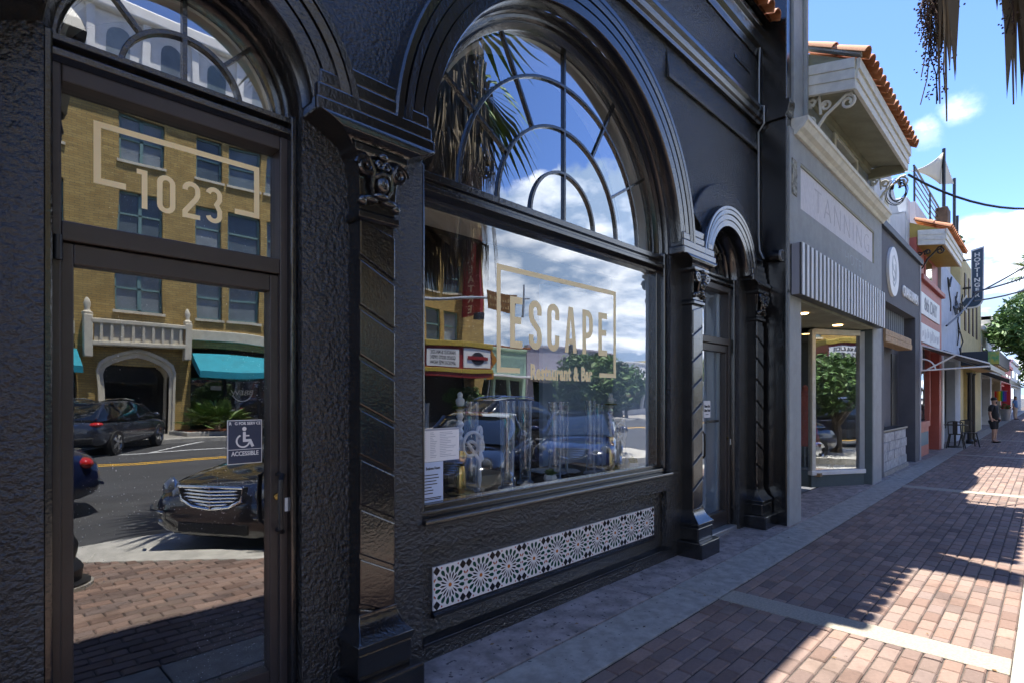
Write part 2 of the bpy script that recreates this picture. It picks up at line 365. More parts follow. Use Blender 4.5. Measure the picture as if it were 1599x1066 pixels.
def arcp(cx, cy, rx, ry, a0, a1, n=8):
    return [(cx+rx*cos(radians(a0+(a1-a0)*i/n)), cy+ry*sin(radians(a0+(a1-a0)*i/n))) for i in range(n+1)]
def stroke(mb, pts, t, y0, y1, closed=False, tx=None):
    """flat ribbon of width t along pts (x,z), extruded y0..y1; tx = width of vertical strokes"""
    P = []
    for p in pts:
        p = Vector(p)
        if not P or (p-P[-1]).length > 1e-5: P.append(p)
    if closed and (P[0]-P[-1]).length < 1e-5: P.pop()
    k = len(P); Lf = []; Rt = []
    for i, p in enumerate(P):
        a = P[(i-1) % k] if (closed or i) else None; b = P[(i+1) % k] if (closed or i < k-1) else None
        d1 = (p-a).normalized() if a is not None else None; d2 = (b-p).normalized() if b is not None else None
        if d1 is None: d1 = d2
        if d2 is None: d2 = d1
        n1 = Vector((-d1.y, d1.x)); n2 = Vector((-d2.y, d2.x)); nn = (n1+n2)
        nn = nn.normalized() if nn.length > 1e-4 else n1
        sc = min(1/max(nn.dot(n1), .3), 2.5); w = nn*sc*t/2
        if tx: w = Vector((w.x*tx/t, w.y))
        Lf.append(p+w); Rt.append(p-w)
    rings = [[(l.x, y0, l.y), (r.x, y0, r.y), (r.x, y1, r.y), (l.x, y1, l.y)] for l, r in zip(Lf, Rt)]
    if closed: rings.append(rings[0])
    mb.loft(rings, True, not closed)
# ================================================================== GROUND
RZ = -.13
g = MB().box(-400, 900, -600, 400, -.9, -.5).build('ground', ASPH); struct(g)
road = MB().box(-60, 300, -19.4, -2.7, -.45, RZ).build('road', ASPH); struct(road)
ap = MB().prism([(-6, -5.25), (2.15, -5.05), (4.2, -3.25), (2.55, -2.75), (-.4, -5.0), (-6, -5.0)], 'z', RZ, RZ+.012).build('gutter_apron', CONCW, road)
for i, (x0, x1, y, w, m) in enumerate(((-60, 300, -13.85, .12, YEL), (-60, 300, -14.15, .12, YEL), (-60, 9, -16.6, .1, WLINE))):
    MB().box(x0, x1, y-w/2, y+w/2, RZ, RZ+.005).build('lane_line', m, road)
for i in range(7):
    MB().prism([(1+i*3.2, -16.6), (1.12+i*3.2, -16.6), (3.4+i*3.2, -19.3), (3.28+i*3.2, -19.3)], 'z', RZ, RZ+.004).build('parking_line', WLINE, road)
# near sidewalk: bed, slabs, band, kerb, pavers
EDGE = -2.60
bed = [(-8, 0.3), (120, .3), (120, EDGE-.02), (2.30, EDGE-.02), (-.42, -5.0), (-8, -5.0)]
sw = MB().prism(bed, 'z', -.45, -.012).build('sidewalk', SAND); struct(sw)
kerb_in = [(120, EDGE), (2.33, EDGE), (-.40, -4.98), (-8, -4.98)]
kerb_out = [(120, EDGE-.36), (2.52, EDGE-.36), (-.32, -5.24), (-8, -5.24)]
for i, (xa, xb) in enumerate([(2.33+k*3.0, 2.33+(k+1)*3.0) for k in range(18)]):
    xo = xa if i else 2.52
    MB().prism([(xo+.004, EDGE-.36), (xb-.004, EDGE-.36), (xb-.004, EDGE), (xa+.004, EDGE)], 'z', -.45, .006).build('kerb_stone', CONCW, sw, bevel=.015)
for t0, t1 in ((0, .5), (.5, 1)):
    A = [Vector(kerb_in[1]), Vector(kerb_in[2]), Vector(kerb_out[1]), Vector(kerb_out[2])]
    q = [A[0].lerp(A[1], t0), A[0].lerp(A[1], t1), A[2].lerp(A[3], t1), A[2].lerp(A[3], t0)]
    MB().prism([tuple(p) for p in q], 'z', -.45, .0055).build('kerb_stone', CONCW, sw, bevel=.015)
MB().prism([kerb_in[2], kerb_in[3], kerb_out[3], kerb_out[2]], 'z', -.45, .005).build('kerb_stone', CONCW, sw, bevel=.015)
# concrete slabs along the shopfronts
def slab_row(y0, y1, xs, m, dz):
    for a, b in zip(xs[:-1], xs[1:]):
        MB().box(a+.007, b-.007, y0+.008, y1-.006, -.06, dz+random.uniform(-.002, .002)).build('slab', m, sw, bevel=.006)
slab_row(-.425, .25, [-6, -2.4, 1.1, 4.05, 7.2, 10, 13.2, 17.9, 22, 26, 30, 36, 44, 60, 90], CONCP, .004)
slab_row(-.83, -.425, [-6, -2.3, .9, 4.41, 7.45, 10.5, 13.5, 16.5, 19.5, 22.5, 26, 30, 36, 44, 60, 90], CONC, .002)
MB().box(-7.9, 89, -.829, .25, -.0118, -.0105).build('joint_bed', mat('dark_joint', (.012, .011, .010), .95), sw)  # near-black sheet under the slabs keeps the joint lines dark
# concrete cross bands
BANDS = [(-3.3, -3.02), (4.39, 4.67), (12.2, 12.48), (19.9, 20.18), (27.6, 27.88)]
for a, b in BANDS:
    MB().box(a, b, EDGE+.004, -.834, -.06, .002).build('cross_band', BAND, sw, bevel=.006)
# pavers
bl, bw, gap = .2065, .1041, .0085
def paver_mesh(name, mt):
    c = .008; hx, hy = (bl-gap)/2, (bw-gap)/2
    v = [(sx*hx, sy*hy, z) for z in (-.03, -c) for sx, sy in ((-1,-1),(1,-1),(1,1),(-1,1))]
    v += [(sx*(hx-c), sy*(hy-c), 0) for sx, sy in ((-1,-1),(1,-1),(1,1),(-1,1))]
    f = [(8, 9, 10, 11)]+[(b+i, b+(i+1) % 4, b+4+(i+1) % 4, b+4+i) for b in (0, 4) for i in range(4)]
    return v, f
pv, pf = paver_mesh('brick', PAVO)
pme = bpy.data.meshes.new('brick'); pme.from_pydata(pv, [], pf); pme.materials.append(PAVO)
cells = []
for r in range(17+23):
    y = -.83-bw*(r+.5); x = -6+(bl/2 if r % 2 else 0)
    while x < 62:
        segs = [(x-bl/2, x+bl/2)]
        if r < 17:                          # bricks are cut at the concrete bands
            for a, b in BANDS:
                new = []
                for p, q in segs:
                    if q <= a or p >= b: new.append((p, q))
                    else:
                        if a-p > .03: new.append((p, a))
                        if q-b > .03: new.append((b, q))
                segs = new
        else:
            xe = 2.33+(y-EDGE)*(2.73/2.38)  # diagonal kerb
            p, q = segs[0]; q = min(q, xe-.004); segs = [(p, q)] if q-p > .03 and y > -4.97 else []
        for p, q in segs: cells.append(((p+q)/2, y, (q-p)/bl))
        x += bl
def camdist(c):
    dx, dy = c[0], c[1]+CAM_D
    dep = dx*.7146+dy*.6996; ri = dx*.6996-dy*.7146
    if dep < .3: return 1e9
    u = 858*ri/dep+800; v = 618.6+858*CAM_H/dep
    if u < 850 or u > 1600 or v > 1072: return 1e9
    return dep
cells.sort(key=camdist)
for k, (x, y, sc_) in enumerate(cells[:300]):
    o = bpy.data.objects.new('brick', pme); C.objects.link(o); o.parent = sw
    o.scale = (sc_, 1, 1); o.location = (x, y, random.uniform(-.003, .002)); o.rotation_euler = (random.uniform(-.008, .008), random.uniform(-.006, .006), random.uniform(-.012, .012))
mb = MB()
for x, y, sc_ in cells[300:]:
    dz = random.uniform(-.003, .002); ca = random.uniform(-.012, .012)
    mb.add([(x+vx*sc_-ca*vy, y+vy+ca*vx, vz+dz) for vx, vy, vz in pv], pf)
mb.build('brick_field', PAVI, sw, kind='stuff')
lt = MB(); rl = random.Random(17)
for _ in range(150):
    x = rl.uniform(2.4, 16); y = rl.choice((rl.uniform(-2.62, -2.35), rl.uniform(-2.6, -.5), rl.uniform(-.5, -.1))); a = rl.uniform(0, 6.28); s = rl.uniform(.006, .022); d = Vector((cos(a), sin(a), 0))*s; e = Vector((-sin(a), cos(a), 0))*s*.4
    c = Vector((x, y, .006)); lt.add([c-d, c+e+Vector((0, 0, .004)), c+d, c-e], [(0, 1, 2, 3)])
lo_ = lt.build('leaf_litter', mat('dry_leaf', (1, 1, 1), .9, rand=('island', ((.09, .05, .02), (.2, .12, .05), (.03, .03, .03)))), kind='stuff'); lo_['label'] = 'scattered dry leaf litter on the pavement'; lo_['category'] = 'leaf litter'
# far sidewalk
fs = MB().box(-60, 300, -32, -19.4, -.45, 0.0).build('pavement', CONC); struct(fs)
MB().box(-60, 300, -19.6, -19.38, -.45, .012).build('kerb', CONCW, fs, bevel=.02)

# ================================================================== BLACK RESTAURANT BUILDING
RB = thing('restaurant_building', 'black painted stucco restaurant front with arched window, two arched doors and twisted pilasters', 'building')
SPR = 3.10          # springing height
OPEN = [(.76, .51), (3.587, 1.553), (6.365, .505)]
XL, XR, ZT = -3.2, 7.46, 6.62
PIERS = [-.123, 1.647, 5.50, 7.24]
# --- wall skin with openings
mb = MB(); xs = set([XL, XR])
for cx, R in OPEN:
    n = 40
    for i in range(n+1): xs.add(round(cx-R*cos(pi*i/n), 5))
for x in (-2.2, -1.2, -.6): xs.add(x)
xs = sorted(xs)
def zlow(x):
    for cx, R in OPEN:
        if abs(x-cx) < R-1e-4: return SPR+sqrt(R*R-(x-cx)**2)
    return 0.
for a, b in zip(xs[:-1], xs[1:]):
    m_ = (a+b)/2
    inside = any(abs(m_-cx) < R for cx, R in OPEN)
    if inside:
        def zz_(x):
            for cx, R in OPEN:
                if abs(m_-cx) < R: return SPR+sqrt(max(0, R*R-(x-cx)**2))
        za, zb = zz_(a), zz_(b)
    else: za = zb = -.02
    mb.add([(a, 0, za), (b, 0, zb), (b, 0, ZT), (a, 0, ZT)], [(0, 1, 2, 3)])
# reveals
for cx, R in OPEN:
    base = -.02
    pts = [(cx-R, base), (cx-R, SPR)]+[(cx-R*cos(pi*i/32), SPR+R*sin(pi*i/32)) for i in range(33)]+[(cx+R, base)]
    for (xa, za), (xb, zb) in zip(pts[:-1], pts[1:]):
        mb.add([(xa, 0, za), (xb, 0, zb), (xb, .26, zb), (xa, .26, za)], [(0, 1, 2, 3)])
mb.add([(XL, 0, ZT), (XR, 0, ZT), (XR, .6, ZT), (XL, .6, ZT)], [(0, 1, 2, 3)])
mb.add([(XL, 0, 0), (XL, 0, ZT), (XL, .6, ZT), (XL, .6, 0)], [(0, 1, 2, 3)])
wall = mb.build('wall', BLK, RB, merge=True)
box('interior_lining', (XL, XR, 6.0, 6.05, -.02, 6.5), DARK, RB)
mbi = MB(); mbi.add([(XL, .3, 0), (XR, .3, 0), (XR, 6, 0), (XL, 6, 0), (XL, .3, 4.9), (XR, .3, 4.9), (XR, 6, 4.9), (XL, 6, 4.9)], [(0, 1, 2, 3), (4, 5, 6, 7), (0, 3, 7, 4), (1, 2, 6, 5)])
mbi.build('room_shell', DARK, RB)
# --- end pier (side of the neighbour's wall, painted black) at right
box('end_pier', (7.44, 7.62, -.372, 0.55, -.02, 7.4), BLKS, RB, bevel=.01)
MB().prism([(.0, 5.2), (-.372, 5.2), (-.372, 5.22), (-.40, 5.26), (-.42, 5.36), (-.42, 5.42), (0, 5.42)], 'x', 7.40, 7.60).build('pier_moulding', BLKS, RB, bevel=.006)
# --- archivolts
def prof_archi(R, w, y):
    return [(R, .0), (R, y+.03), (R+.012, y+.012), (R+w*.30, y+.008), (R+w*.31, y+.024), (R+w*.335, y+.024), (R+w*.345, y+.004), (R+w*.56, y), (R+w*.57, y+.018), (R+w*.60, y+.018), (R+w*.61, y-.006), (R+w*.78, y-.012), (R+w*.79, y+.01), (R+w*.82, y+.01), (R+w*.83, y-.012), (R+w*.96, y-.014), (R+w, y+.0), (R+w, .0)]
for (cx, R), w in zip(OPEN, (.27, .285, .24)):
    MB().arch(prof_archi(R+.002, w, -.125), cx, SPR, radians(4), pi-radians(4), 44).build('archivolt', BLKS, RB, smooth=True)
# low relief disc behind the small arch
MB().arch([(.70, .0), (.70, -.05), (.94, -.055), (.95, -.045), (.95, 0)], OPEN[2][0], SPR+.06, radians(28), pi-radians(28), 30).build('relief_arch', BLK, RB, smooth=True)
# --- imposts (stepped blocks between the arches)
for k, px in enumerate(PIERS):
    mb = MB()
    hw = .372 if k < 3 else .30
    sh = 0 if k < 3 else .02
    x0, x1 = px-hw, px+hw
    if k == 3: x1 = 7.40
    for j, (za, zb, yy, cut) in enumerate(((3.085, 3.16, -.150, .0), (3.16, 3.235, -.138, .012), (3.235, 3.31, -.128, .03), (3.31, 3.39, -.118, .055))):
        mb.box(x0+cut, x1-cut, yy, .02, za, zb+.004)
    mb.build('impost', BLKS, RB, bevel=.012)
    # cyma under the impost, flaring out from the capital
    pr = [(.20, -.175, 3.09), (.20, -.19, 3.06), (.185, -.185, 3.035), (.16, -.155, 3.015), (.14, -.14, 2.99), (.135, -.13, 2.965)]
    rings = []
    ex = .33 if k < 3 else .30
    for i, (sx, yy, z) in enumerate(pr):
        t = i/(len(pr)-1); hx = (ex+.03)*(1-t)**1.5+.155*(1-(1-t)**1.5)
        xa, xb = px-hx, min(px+hx, 7.42)
        rings.append([(xa, yy, z), (xb, yy, z), (xb, .01, z), (xa, .01, z)])
    MB().loft(rings).build('impost_moulding', BLKS, RB, smooth=True, bevel=.004)
# --- pilasters
def spiral(c, r0, turns, sgn, y, n=26):
    return [(c[0]+sgn*(r0*(1-.75*i/n))*cos(2*pi*turns*i/n), y, c[1]+(r0*(1-.75*i/n))*sin(2*pi*turns*i/n)) for i in range(n+1)]
for k, px in enumerate(PIERS):
    hw, pd = .111, -.118
    sgn = -1 if k % 2 == 1 else 1       # slope of the diagonal joints
    if k == 3: sgn = -1
    if k == 2: sgn = 1
    core = box('pilaster', (px-hw+.004, px+hw-.004, pd+.012, .02, .43, 2.66), BLKS, RB)
    z = .20; step = .268; dz = .112; jo = .012
    while z < 2.7:
        # clipped parallelogram block
        pts = []
        lo = [(px-hw, z+jo-sgn*dz/2), (px+hw, z+jo+sgn*dz/2)]; hi = [(px+hw, z+step-jo+sgn*dz/2), (px-hw, z+step-jo-sgn*dz/2)]
        poly = [(x, min(max(q, .43), 2.60)) for x, q in lo+hi]
        if min(p[1] for p in poly[2:]) > max(.44, min(p[1] for p in poly[:2]))+.015 or (max(p[1] for p in poly)-min(p[1] for p in poly)) > .05:
            if max(p[1] for p in poly) > min(p[1] for p in poly)+.04:
                MB().prism(poly, 'y', pd-.004, pd+.03).build('shaft_block', BLKS, core, bevel=.008, merge=True)
        z += step
    # necking + capital
    cap = MB().loft([[(px-h, yy, zz0), (px+h, yy, zz0), (px+h, .01, zz0), (px-h, .01, zz0)] for h, yy, zz0 in ((.118, -.124, 2.60), (.128, -.140, 2.61), (.128, -.140, 2.64), (.112, -.120, 2.655), (.112, -.120, 2.72), (.118, -.125, 2.82), (.14, -.145, 2.93), (.165, -.165, 2.955), (.165, -.165, 2.985))]).build('capital', BLKS, RB, bevel=.004)
    for s in (-1, 1):
        MB().tube(spiral((px+s*.105, 2.875), .052, 1.6, s, -.165), [.016]*20+[.013]*7, 7).build('volute', BLKS, cap, smooth=True)
        MB().tube([(px+s*.03, -.13, 2.72), (px+s*.06, -.155, 2.78), (px+s*.055, -.17, 2.86), (px+s*.09, -.17, 2.925)], [.012, .015, .014, .01], 7).build('stem', BLKS, cap, smooth=True)
        MB().ell((px+s*.06, -.135, 2.715), .055, .03, .022).build('leaf', BLKS, cap, smooth=True)
        MB().ell((px+s*.105, -.13, 2.70), .03, .03, .03).build('leaf', BLKS, cap, smooth=True)
    MB().ell((px, -.16, 2.80), .042, .040, .052, 14, 9).build('mask', BLKS, cap, smooth=True)
    MB().ell((px, -.197, 2.795), .011, .014, .016).build('mask_nose', BLKS, cap, smooth=True)
    MB().tube([(px-.045, -.165, 2.83), (px-.02, -.19, 2.845), (px+.02, -.19, 2.845), (px+.045, -.165, 2.83)], .013, 6).build('mask_brow', BLKS, cap, smooth=True)
    MB().ell((px, -.15, 2.735), .05, .035, .022).build('collar_leaf', BLKS, cap, smooth=True)
    MB().tube(spiral((px-.02, 2.895), .026, 1.3, -1, -.172, 16), .009, 6).build('curl', BLKS, cap, smooth=True)
    MB().tube(spiral((px+.02, 2.895), .026, 1.3, 1, -.172, 16), .009, 6).build('curl', BLKS, cap, smooth=True)
    MB().ell((px, -.17, 2.945), .03, .025, .022).build('bud', BLKS, cap, smooth=True)
    # base: plinth, die, cyma
    xr = min(px+.215, 7.435)
    pb = box('plinth', (px-.215, xr, -.262, .02, -.02, .165), BLKS, RB, bevel=.014)
    box('die', (px-.165, min(px+.165, 7.435), -.205, .02, .16, .305), BLKS, pb, bevel=.012)
    rings = []
    for h, yy, zz0 in ((.165, -.205, .30), (.172, -.212, .32), (.172, -.212, .345), (.150, -.185, .37), (.135, -.160, .395), (.128, -.138, .43), (.118, -.126, .455), (.118, -.126, .48)):
        rings.append([(px-h, yy, zz0), (min(px+h, 7.435), yy, zz0), (min(px+h, 7.435), .01, zz0), (px-h, .01, zz0)])
    MB().loft(rings).build('base_moulding', BLKS, pb, smooth=True, bevel=.003)
# --- string courses and cornice
MB().prism([(.0, 4.86), (-.03, 4.86), (-.036, 4.872), (-.036, 4.90), (0, 5.20)], 'x', 5.05, XR-.02).build('ledge', BLK, RB, bevel=.004)
MB().prism([(.0, 5.20), (-.045, 5.20), (-.05, 5.24), (-.075, 5.26), (-.085, 5.31), (-.075, 5.32), (-.10, 5.36), (-.10, 5.405), (0, 5.44)], 'x', XL, XR-.02).build('string_course', BLKS, RB, bevel=.003)
MB().prism([(.0, 6.10), (-.02, 6.10), (-.03, 6.18), (-.07, 6.22), (-.09, 6.33), (-.13, 6.36), (-.14, 6.42), (0, 6.44)], 'x', 4.9, XR-.02).build('cornice', BLKS, RB, bevel=.003)
box('relief_slot', (6.72, 7.2, -.012, .01, 5.80, 5.84), BLKS, RB)
# parapet left of the tiles, then clay tile eave
box('parapet', (XL, 5.25, -.03, .35, 6.6, 6.80), BLK, RB, bevel=.02)
eave = MB().prism([(.02, 6.44), (-.20, 6.44), (-.20, 6.50), (.9, 6.95), (.9, 6.44)], 'x', 5.25, 7.43).build('eave', BLKS, RB)
def tile_mesh(name, L_, r0, r1, mt):
    mbx = MB(); n = 8; rings = []
    for t, r in ((0, r0), (1, r1)):
        rings.append([(r*cos(pi*i/n), -L_*t, r*sin(pi*i/n)*.9) for i in range(n+1)]+[((r-.014)*cos(pi*(n-i)/n), -L_*t, (r-.014)*sin(pi*(n-i)/n)*.9) for i in range(n+1)])
    mbx.loft(rings)
    o = mbx.build(name, mt, None, smooth=True); return o
tsrc = tile_mesh('roof_tile', .42, .085, .105, TERRA); tsrc.parent = eave
sl_ = math.atan2(.45, 1.1)
nt_ = 10
for i in range(nt_):
    for j in range(2):
        loc = (5.36+i*.217, .09+j*.36, 6.60+j*.36*math.tan(sl_)+.0)
        if i == 0 and j == 0: tsrc.location = loc; tsrc.rotation_euler = (sl_, 0, 0); continue
        inst(tsrc, 'roof_tile', eave, (loc[0], loc[1], loc[2]+random.uniform(0, .01)), (sl_, random.uniform(-.04, .04), random.uniform(-.03, .03)))
# conduit on the pier
MB().tube([(7.39, -.06, 6.9), (7.41, -.05, 6.2), (7.395, -.045, 5.9), (7.395, -.045, 5.45), (7.36, -.12, 5.40), (7.37, -.12, 5.18), (7.395, -.04, 5.1), (7.40, -.04, 3.75), (7.405, -.05, 3.55), (7.40, -.10, 3.44), (7.40, -.17, 3.42)], .011, 6).build('conduit', STEEL, RB, smooth=True)
sp = thing('security_light', 'small round black spotlight on the dark pier at the end of the conduit', 'spotlight', (7.40, -.24, 3.44))
MB().lathe([(.03, .08), (.06, .06), (.068, .0), (.066, -.08), (.055, -.09)], n=16, axis='y').build('housing', BLKS, sp, smooth=True)
MB().lathe([(.072, -.07), (.074, -.095), (.060, -.097), (.058, -.08)], n=18, axis='y', cap=False).build('rim', STEEL, sp, smooth=True)
box('bracket', (-.012, .042, .05, .12, -.03, .012), BLKS, sp)

# --- window apron with star tiles
A0, A1 = 2.034, 5.140
apn = MB()
apn.box(A0, A1, .0, .22, .705, .855)             # rail under the sill
apn.box(A0, A1, .0, .22, -.02, .095)
apn.box(A0, A1, .055, .2, .09, .71)
apn.build('apron', BLK, RB)
box('sill', (A0+.002, A1-.002, -.035, .22, .853, .885), BLKS, RB, bevel=.01)
box('sill', (A0+.002, A1-.002, .045, .22, .883, .925), BLKS, RB, bevel=.008)
MB().prism([(.06, .09), (.0, .09), (-.012, .10), (-.012, .118), (.056, .135)], 'x', A0+.002, A1-.002).build('base_ledge', BLKS, RB, bevel=.003)
MB().prism([(.058, .235), (.018, .245), (.018, .262), (.056, .283)], 'x', 2.145, 4.882).build('tile_shelf', BLKS, RB)
box('apron_stile', (A1-.075, A1-.001, .004, .06, .09, .71), BLK, RB)
# star tile pattern: white strapwork net over green / black pieces, drawn as flat glaze by geometry
TW, TZ0, TH = .2728, .283, .278
gl_w = mat('white_glaze', (.74, .72, .70), .2, var=.05); gl_g = mat('green_glaze', (.006, .055, .035), .2, var=.2); gl_k = mat('black_glaze', (.012, .012, .014), .2); gl_o = mat('amber_glaze', (.42, .13, .02), .25); gl_r = mat('red_glaze', (.32, .05, .04), .25)
def star_tile():
    m = MB(); hw, hh = TW/2-.001, TH/2-.001
    m.box(-hw, hw, 0, .014, -hh, hh, 0)
    def piece(pts, mi, y=-.0015):
        m.prism(pts, 'y', y, .002, mi)
    def pol(r, a, sx=1.): return (r*cos(a), r*sin(a))
    n = 16
    for i in range(n):
        a = 2*pi*i/n+pi/2
        da = pi/n
        # black petals
        piece([pol(.030, a), pol(.056, a+da*.46), pol(.070, a+da*.42), pol(.083, a), pol(.070, a-da*.42), pol(.056, a-da*.46)], 2)
        # green outer drops between petals
        b = a+da
        ro = .118
        piece([pol(.074, b), pol(.094, b+da*.55), pol(ro-.006, b+da*.6), pol(ro+.006, b+da*.25), pol(ro+.006, b-da*.25), pol(ro-.006, b-da*.6), pol(.094, b-da*.55)], 1)
    piece([pol(.013, 2*pi*i/10) for i in range(10)], 3, -.003)
    for sx in (-1, 1):
        for sz in (-1, 1):
            c = (sx*(hw-.026), sz*(hh-.028))
            piece([(c[0]+.027*cos(t*pi/4)*(1 if t % 2 == 0 else .75), c[1]+.029*sin(t*pi/4)*(1 if t % 2 == 0 else .75)) for t in range(8)], 2)
            piece([(c[0]-sx*.040+.007*cos(t*pi/2), c[1]+sz*.014+.008*sin(t*pi/2)) for t in range(4)], 4)
            piece([(c[0]+sx*.013+.006*cos(t*pi/2), c[1]-sz*.052+.009*sin(t*pi/2)) for t in range(4)], 4)
            piece([(sx*(hw-.001)-sx*.010*(1-cos(t*pi/3))*.5, sz*.05+.008*sin(t*pi/3)) for t in range(6)], 3, -.0012)
        piece([(sx*(hw-.008)+.006*cos(t*pi/2), .009*sin(t*pi/2)) for t in range(4)], 4)
    return m.build('tile', [gl_w, gl_g, gl_k, gl_o, gl_r], RB)
st = star_tile()
for i in range(10):
    loc = (2.149+TW*(i+.5), .040, TZ0+TH/2)
    if i == 0: st.location = loc
    else: inst(st, 'tile', RB, loc)

# --- main window: frame, fanlight, transom, panes
CX, R = OPEN[1]
GY = .145
RG = 1.455
fr = MB()
rings = []
def ogee(R0, R1): return [(R1, .03), (R1, .20), (R0, .20), (R0, .135), (R0+.02, .120), (R0+.035, .105), (R0+.05, .105), (R0+.06, .075), (R0+.08, .07), (R0+.085, .045), (R1-.005, .03)]
fr.arch(ogee(RG, R-.001), CX, SPR, 0, pi, 48)
win = fr.build('window', BLKS, RB, smooth=True)
for sx in (-1, 1):
    x0, x1 = sorted((CX+sx*RG, CX+sx*(R-.001)))
    xm = CX+sx*(R-.05)
    MB().box(x0, x1, .105, .20, .92, SPR+.01).build('jamb', BLKS, win, bevel=.006)
    x0, x1 = sorted((xm, CX+sx*(R-.001)))
    MB().box(x0, x1, .04, .12, .92, SPR+.01).build('jamb_moulding', BLKS, win, bevel=.012)
MB().prism([(.20, 2.905), (.10, 2.905), (.09, 2.925), (.06, 2.945), (.045, 2.955), (.045, 2.985), (.075, 3.0), (.075, 3.02), (.055, 3.03), (.055, 3.075), (.11, 3.095), (.20, 3.095)], 'x', CX-R+.003, CX+R-.003).build('transom', BLKS, win, bevel=.002)
MB().box(CX-RG, CX+RG, .10, .2, .92, .955).build('bottom_rail', BLKS, win, bevel=.006)
def ribbon_arch(r, w, a0=0, a1=pi, n=36): return MB().arch([(r-w/2, GY-.02), (r+w/2, GY-.02), (r+w/2, GY+.025), (r-w/2, GY+.025)], CX, 3.085, a0, a1, n)
for r in (.417, .775, 1.146): ribbon_arch(r, .026).build('muntin', BLKS, win, bevel=.004)
def ray_bar(cx, cz, a, r0, r1, w, y0, y1):
    d = Vector((cos(a), sin(a))); nn = Vector((-d.y, d.x))*w/2; c = Vector((cx, cz))
    q = [c+d*r0+nn, c+d*r1+nn, c+d*r1-nn, c+d*r0-nn]
    return MB().prism([tuple(p) for p in q], 'y', y0, y1)
for dg_ in (30, 60, 120, 150): ray_bar(CX, 3.085, radians(dg_), .775, RG+.01, .024, GY-.018, GY+.022).build('muntin', BLKS, win, bevel=.003)
ray_bar(CX, 3.085, pi/2, .0, RG+.01, .026, GY-.0195, GY+.0235).build('muntin', BLKS, win, bevel=.003)
def half_disc(cx, cz, r, y, n=48): return MB().add([(cx-r*cos(pi*i/n), y, cz+r*sin(pi*i/n)) for i in range(n+1)], [tuple(range(n+1))])
half_disc(CX, 3.09, RG+.01, GY).build('fanlight_pane', GLASSF, win)
MB().add([(CX-RG-.01, GY, .94), (CX+RG+.01, GY, .94), (CX+RG+.01, GY, 2.94), (CX-RG-.01, GY, 2.94)], [(0, 1, 2, 3)]).build('display_pane', GLASS, win)
# inner cream reveal of the fanlight and pale blue side reveal inside
MB().arch([(RG, .205), (RG, .50), (RG-.012, .50), (RG-.012, .30), (RG-.03, .295), (RG-.03, .205)], CX, 3.09, 0, pi, 44).build('inner_reveal', CREAM, win, smooth=True)
MB().box(CX+RG-.035, CX+RG+.02, .205, .62, .93, 2.93).build('side_reveal', BLUEW, win, bevel=.01)
MB().box(CX-RG-.02, CX-RG+.035, .205, .62, .93, 2.93).build('side_reveal', BLUEW, win, bevel=.01)
MB().box(CX-RG, CX+RG, .205, .5, 2.90, 3.05).build('head_reveal', CREAM, win)
MB().box(CX-RG, CX+RG, .205, 1.15, .80, .895).build('display_shelf', mat('dark_wood', (.05, .03, .02), .5, var=.3, stretch=(1, 8, 8)), win)
# lettering
LY0, LY1 = GY-.0009, GY-.0003
def letters():
    z0, z1 = 2.019, 2.406; H = z1-z0; t = .052; tz = .052
    def L_(name, fn):
        m = MB(); fn(m); m.build('letter', GOLD, win, merge=True)
    def Efn(x0, x1):
        def f(m): m.prism([(x0, z0), (x1, z0), (x1, z0+tz), (x0+t, z0+tz), (x0+t, z0+H*.47), (x1-.014, z0+H*.47), (x1-.014, z0+H*.47+tz), (x0+t, z0+H*.47+tz), (x0+t, z1-tz), (x1, z1-tz), (x1, z1), (x0, z1)], 'y', LY0, LY1)
        return f
    L_('E', Efn(2.952, 3.087)); L_('E', Efn(4.087, 4.221))
    def S(m):
        xa, xb = 3.162+t/2, 3.312-t/2; xc = (xa+xb)/2; r = (xb-xa)/2
        pts = [(xb, z1-.115)]+[(xb, z1-t/2-r)]+arcp(xc, z1-tz/2-r, r, r, 0, 180, 8)+[(xa, z1-.125), (xa+.012, z1-.16), (xb-.012, z0+.155), (xb, z0+.12)]+arcp(xc, z0+tz/2+r, r, r, 0, -180, 8)+[(xa, z0+.115)]
        stroke(m, pts, t, LY0, LY1)
    def Cc(m):
        xa, xb = 3.381+t/2, 3.533-t/2; xc = (xa+xb)/2; r = (xb-xa)/2
        pts = [(xb, z1-.13)]+arcp(xc, z1-tz/2-r, r, r, 0, 180, 8)+arcp(xc, z0+tz/2+r, r, r, 180, 360, 8)+[(xb, z0+.13)]
        stroke(m, pts, t, LY0, LY1)
    def Aa(m):
        xm = 3.6865
        for s_ in (1, -1):
            m.prism([(xm+s_*(x-xm), z) for x, z in ((3.604, z0), (3.654, z0), (3.6615, z0+.075), (xm, z0+.075), (xm, z0+.12), (3.6665, z0+.12), (xm, z1-.085), (xm, z1), (3.657, z1))], 'y', LY0, LY1)
    def Pp(m):
        xa, xb = 3.85+t/2, 4.0-t/2; r = (xb-xa)*.62
        zt, zm = z1-tz/2, z0+H*.42
        stroke(m, [(xa, z0), (xa, zt)]+[(xb-r, zt)]+arcp(xb-r, zt-r, r, r, 90, 0, 6)+arcp(xb-r, zm+r, r, r, 0, -90, 6)+[(xa+t/2+.0005, zm)], t, LY0, LY1)
    L_('S', S); L_('C', Cc); L_('A', Aa); L_('P', Pp)
    m = MB(); stroke(m, [(3.06, 1.848), (2.832, 1.848), (2.832, 2.607), (4.345, 2.607), (4.345, 1.843), (4.10, 1.843)], .040, LY0, LY1); m.build('lettering_frame', GOLD, win)
    text('Restaurant & Bar', 'lettering', GOLD, win, (3.582, GY-.0006, 1.838), .158, .685, .008, .0002, sp=1.07)
letters()

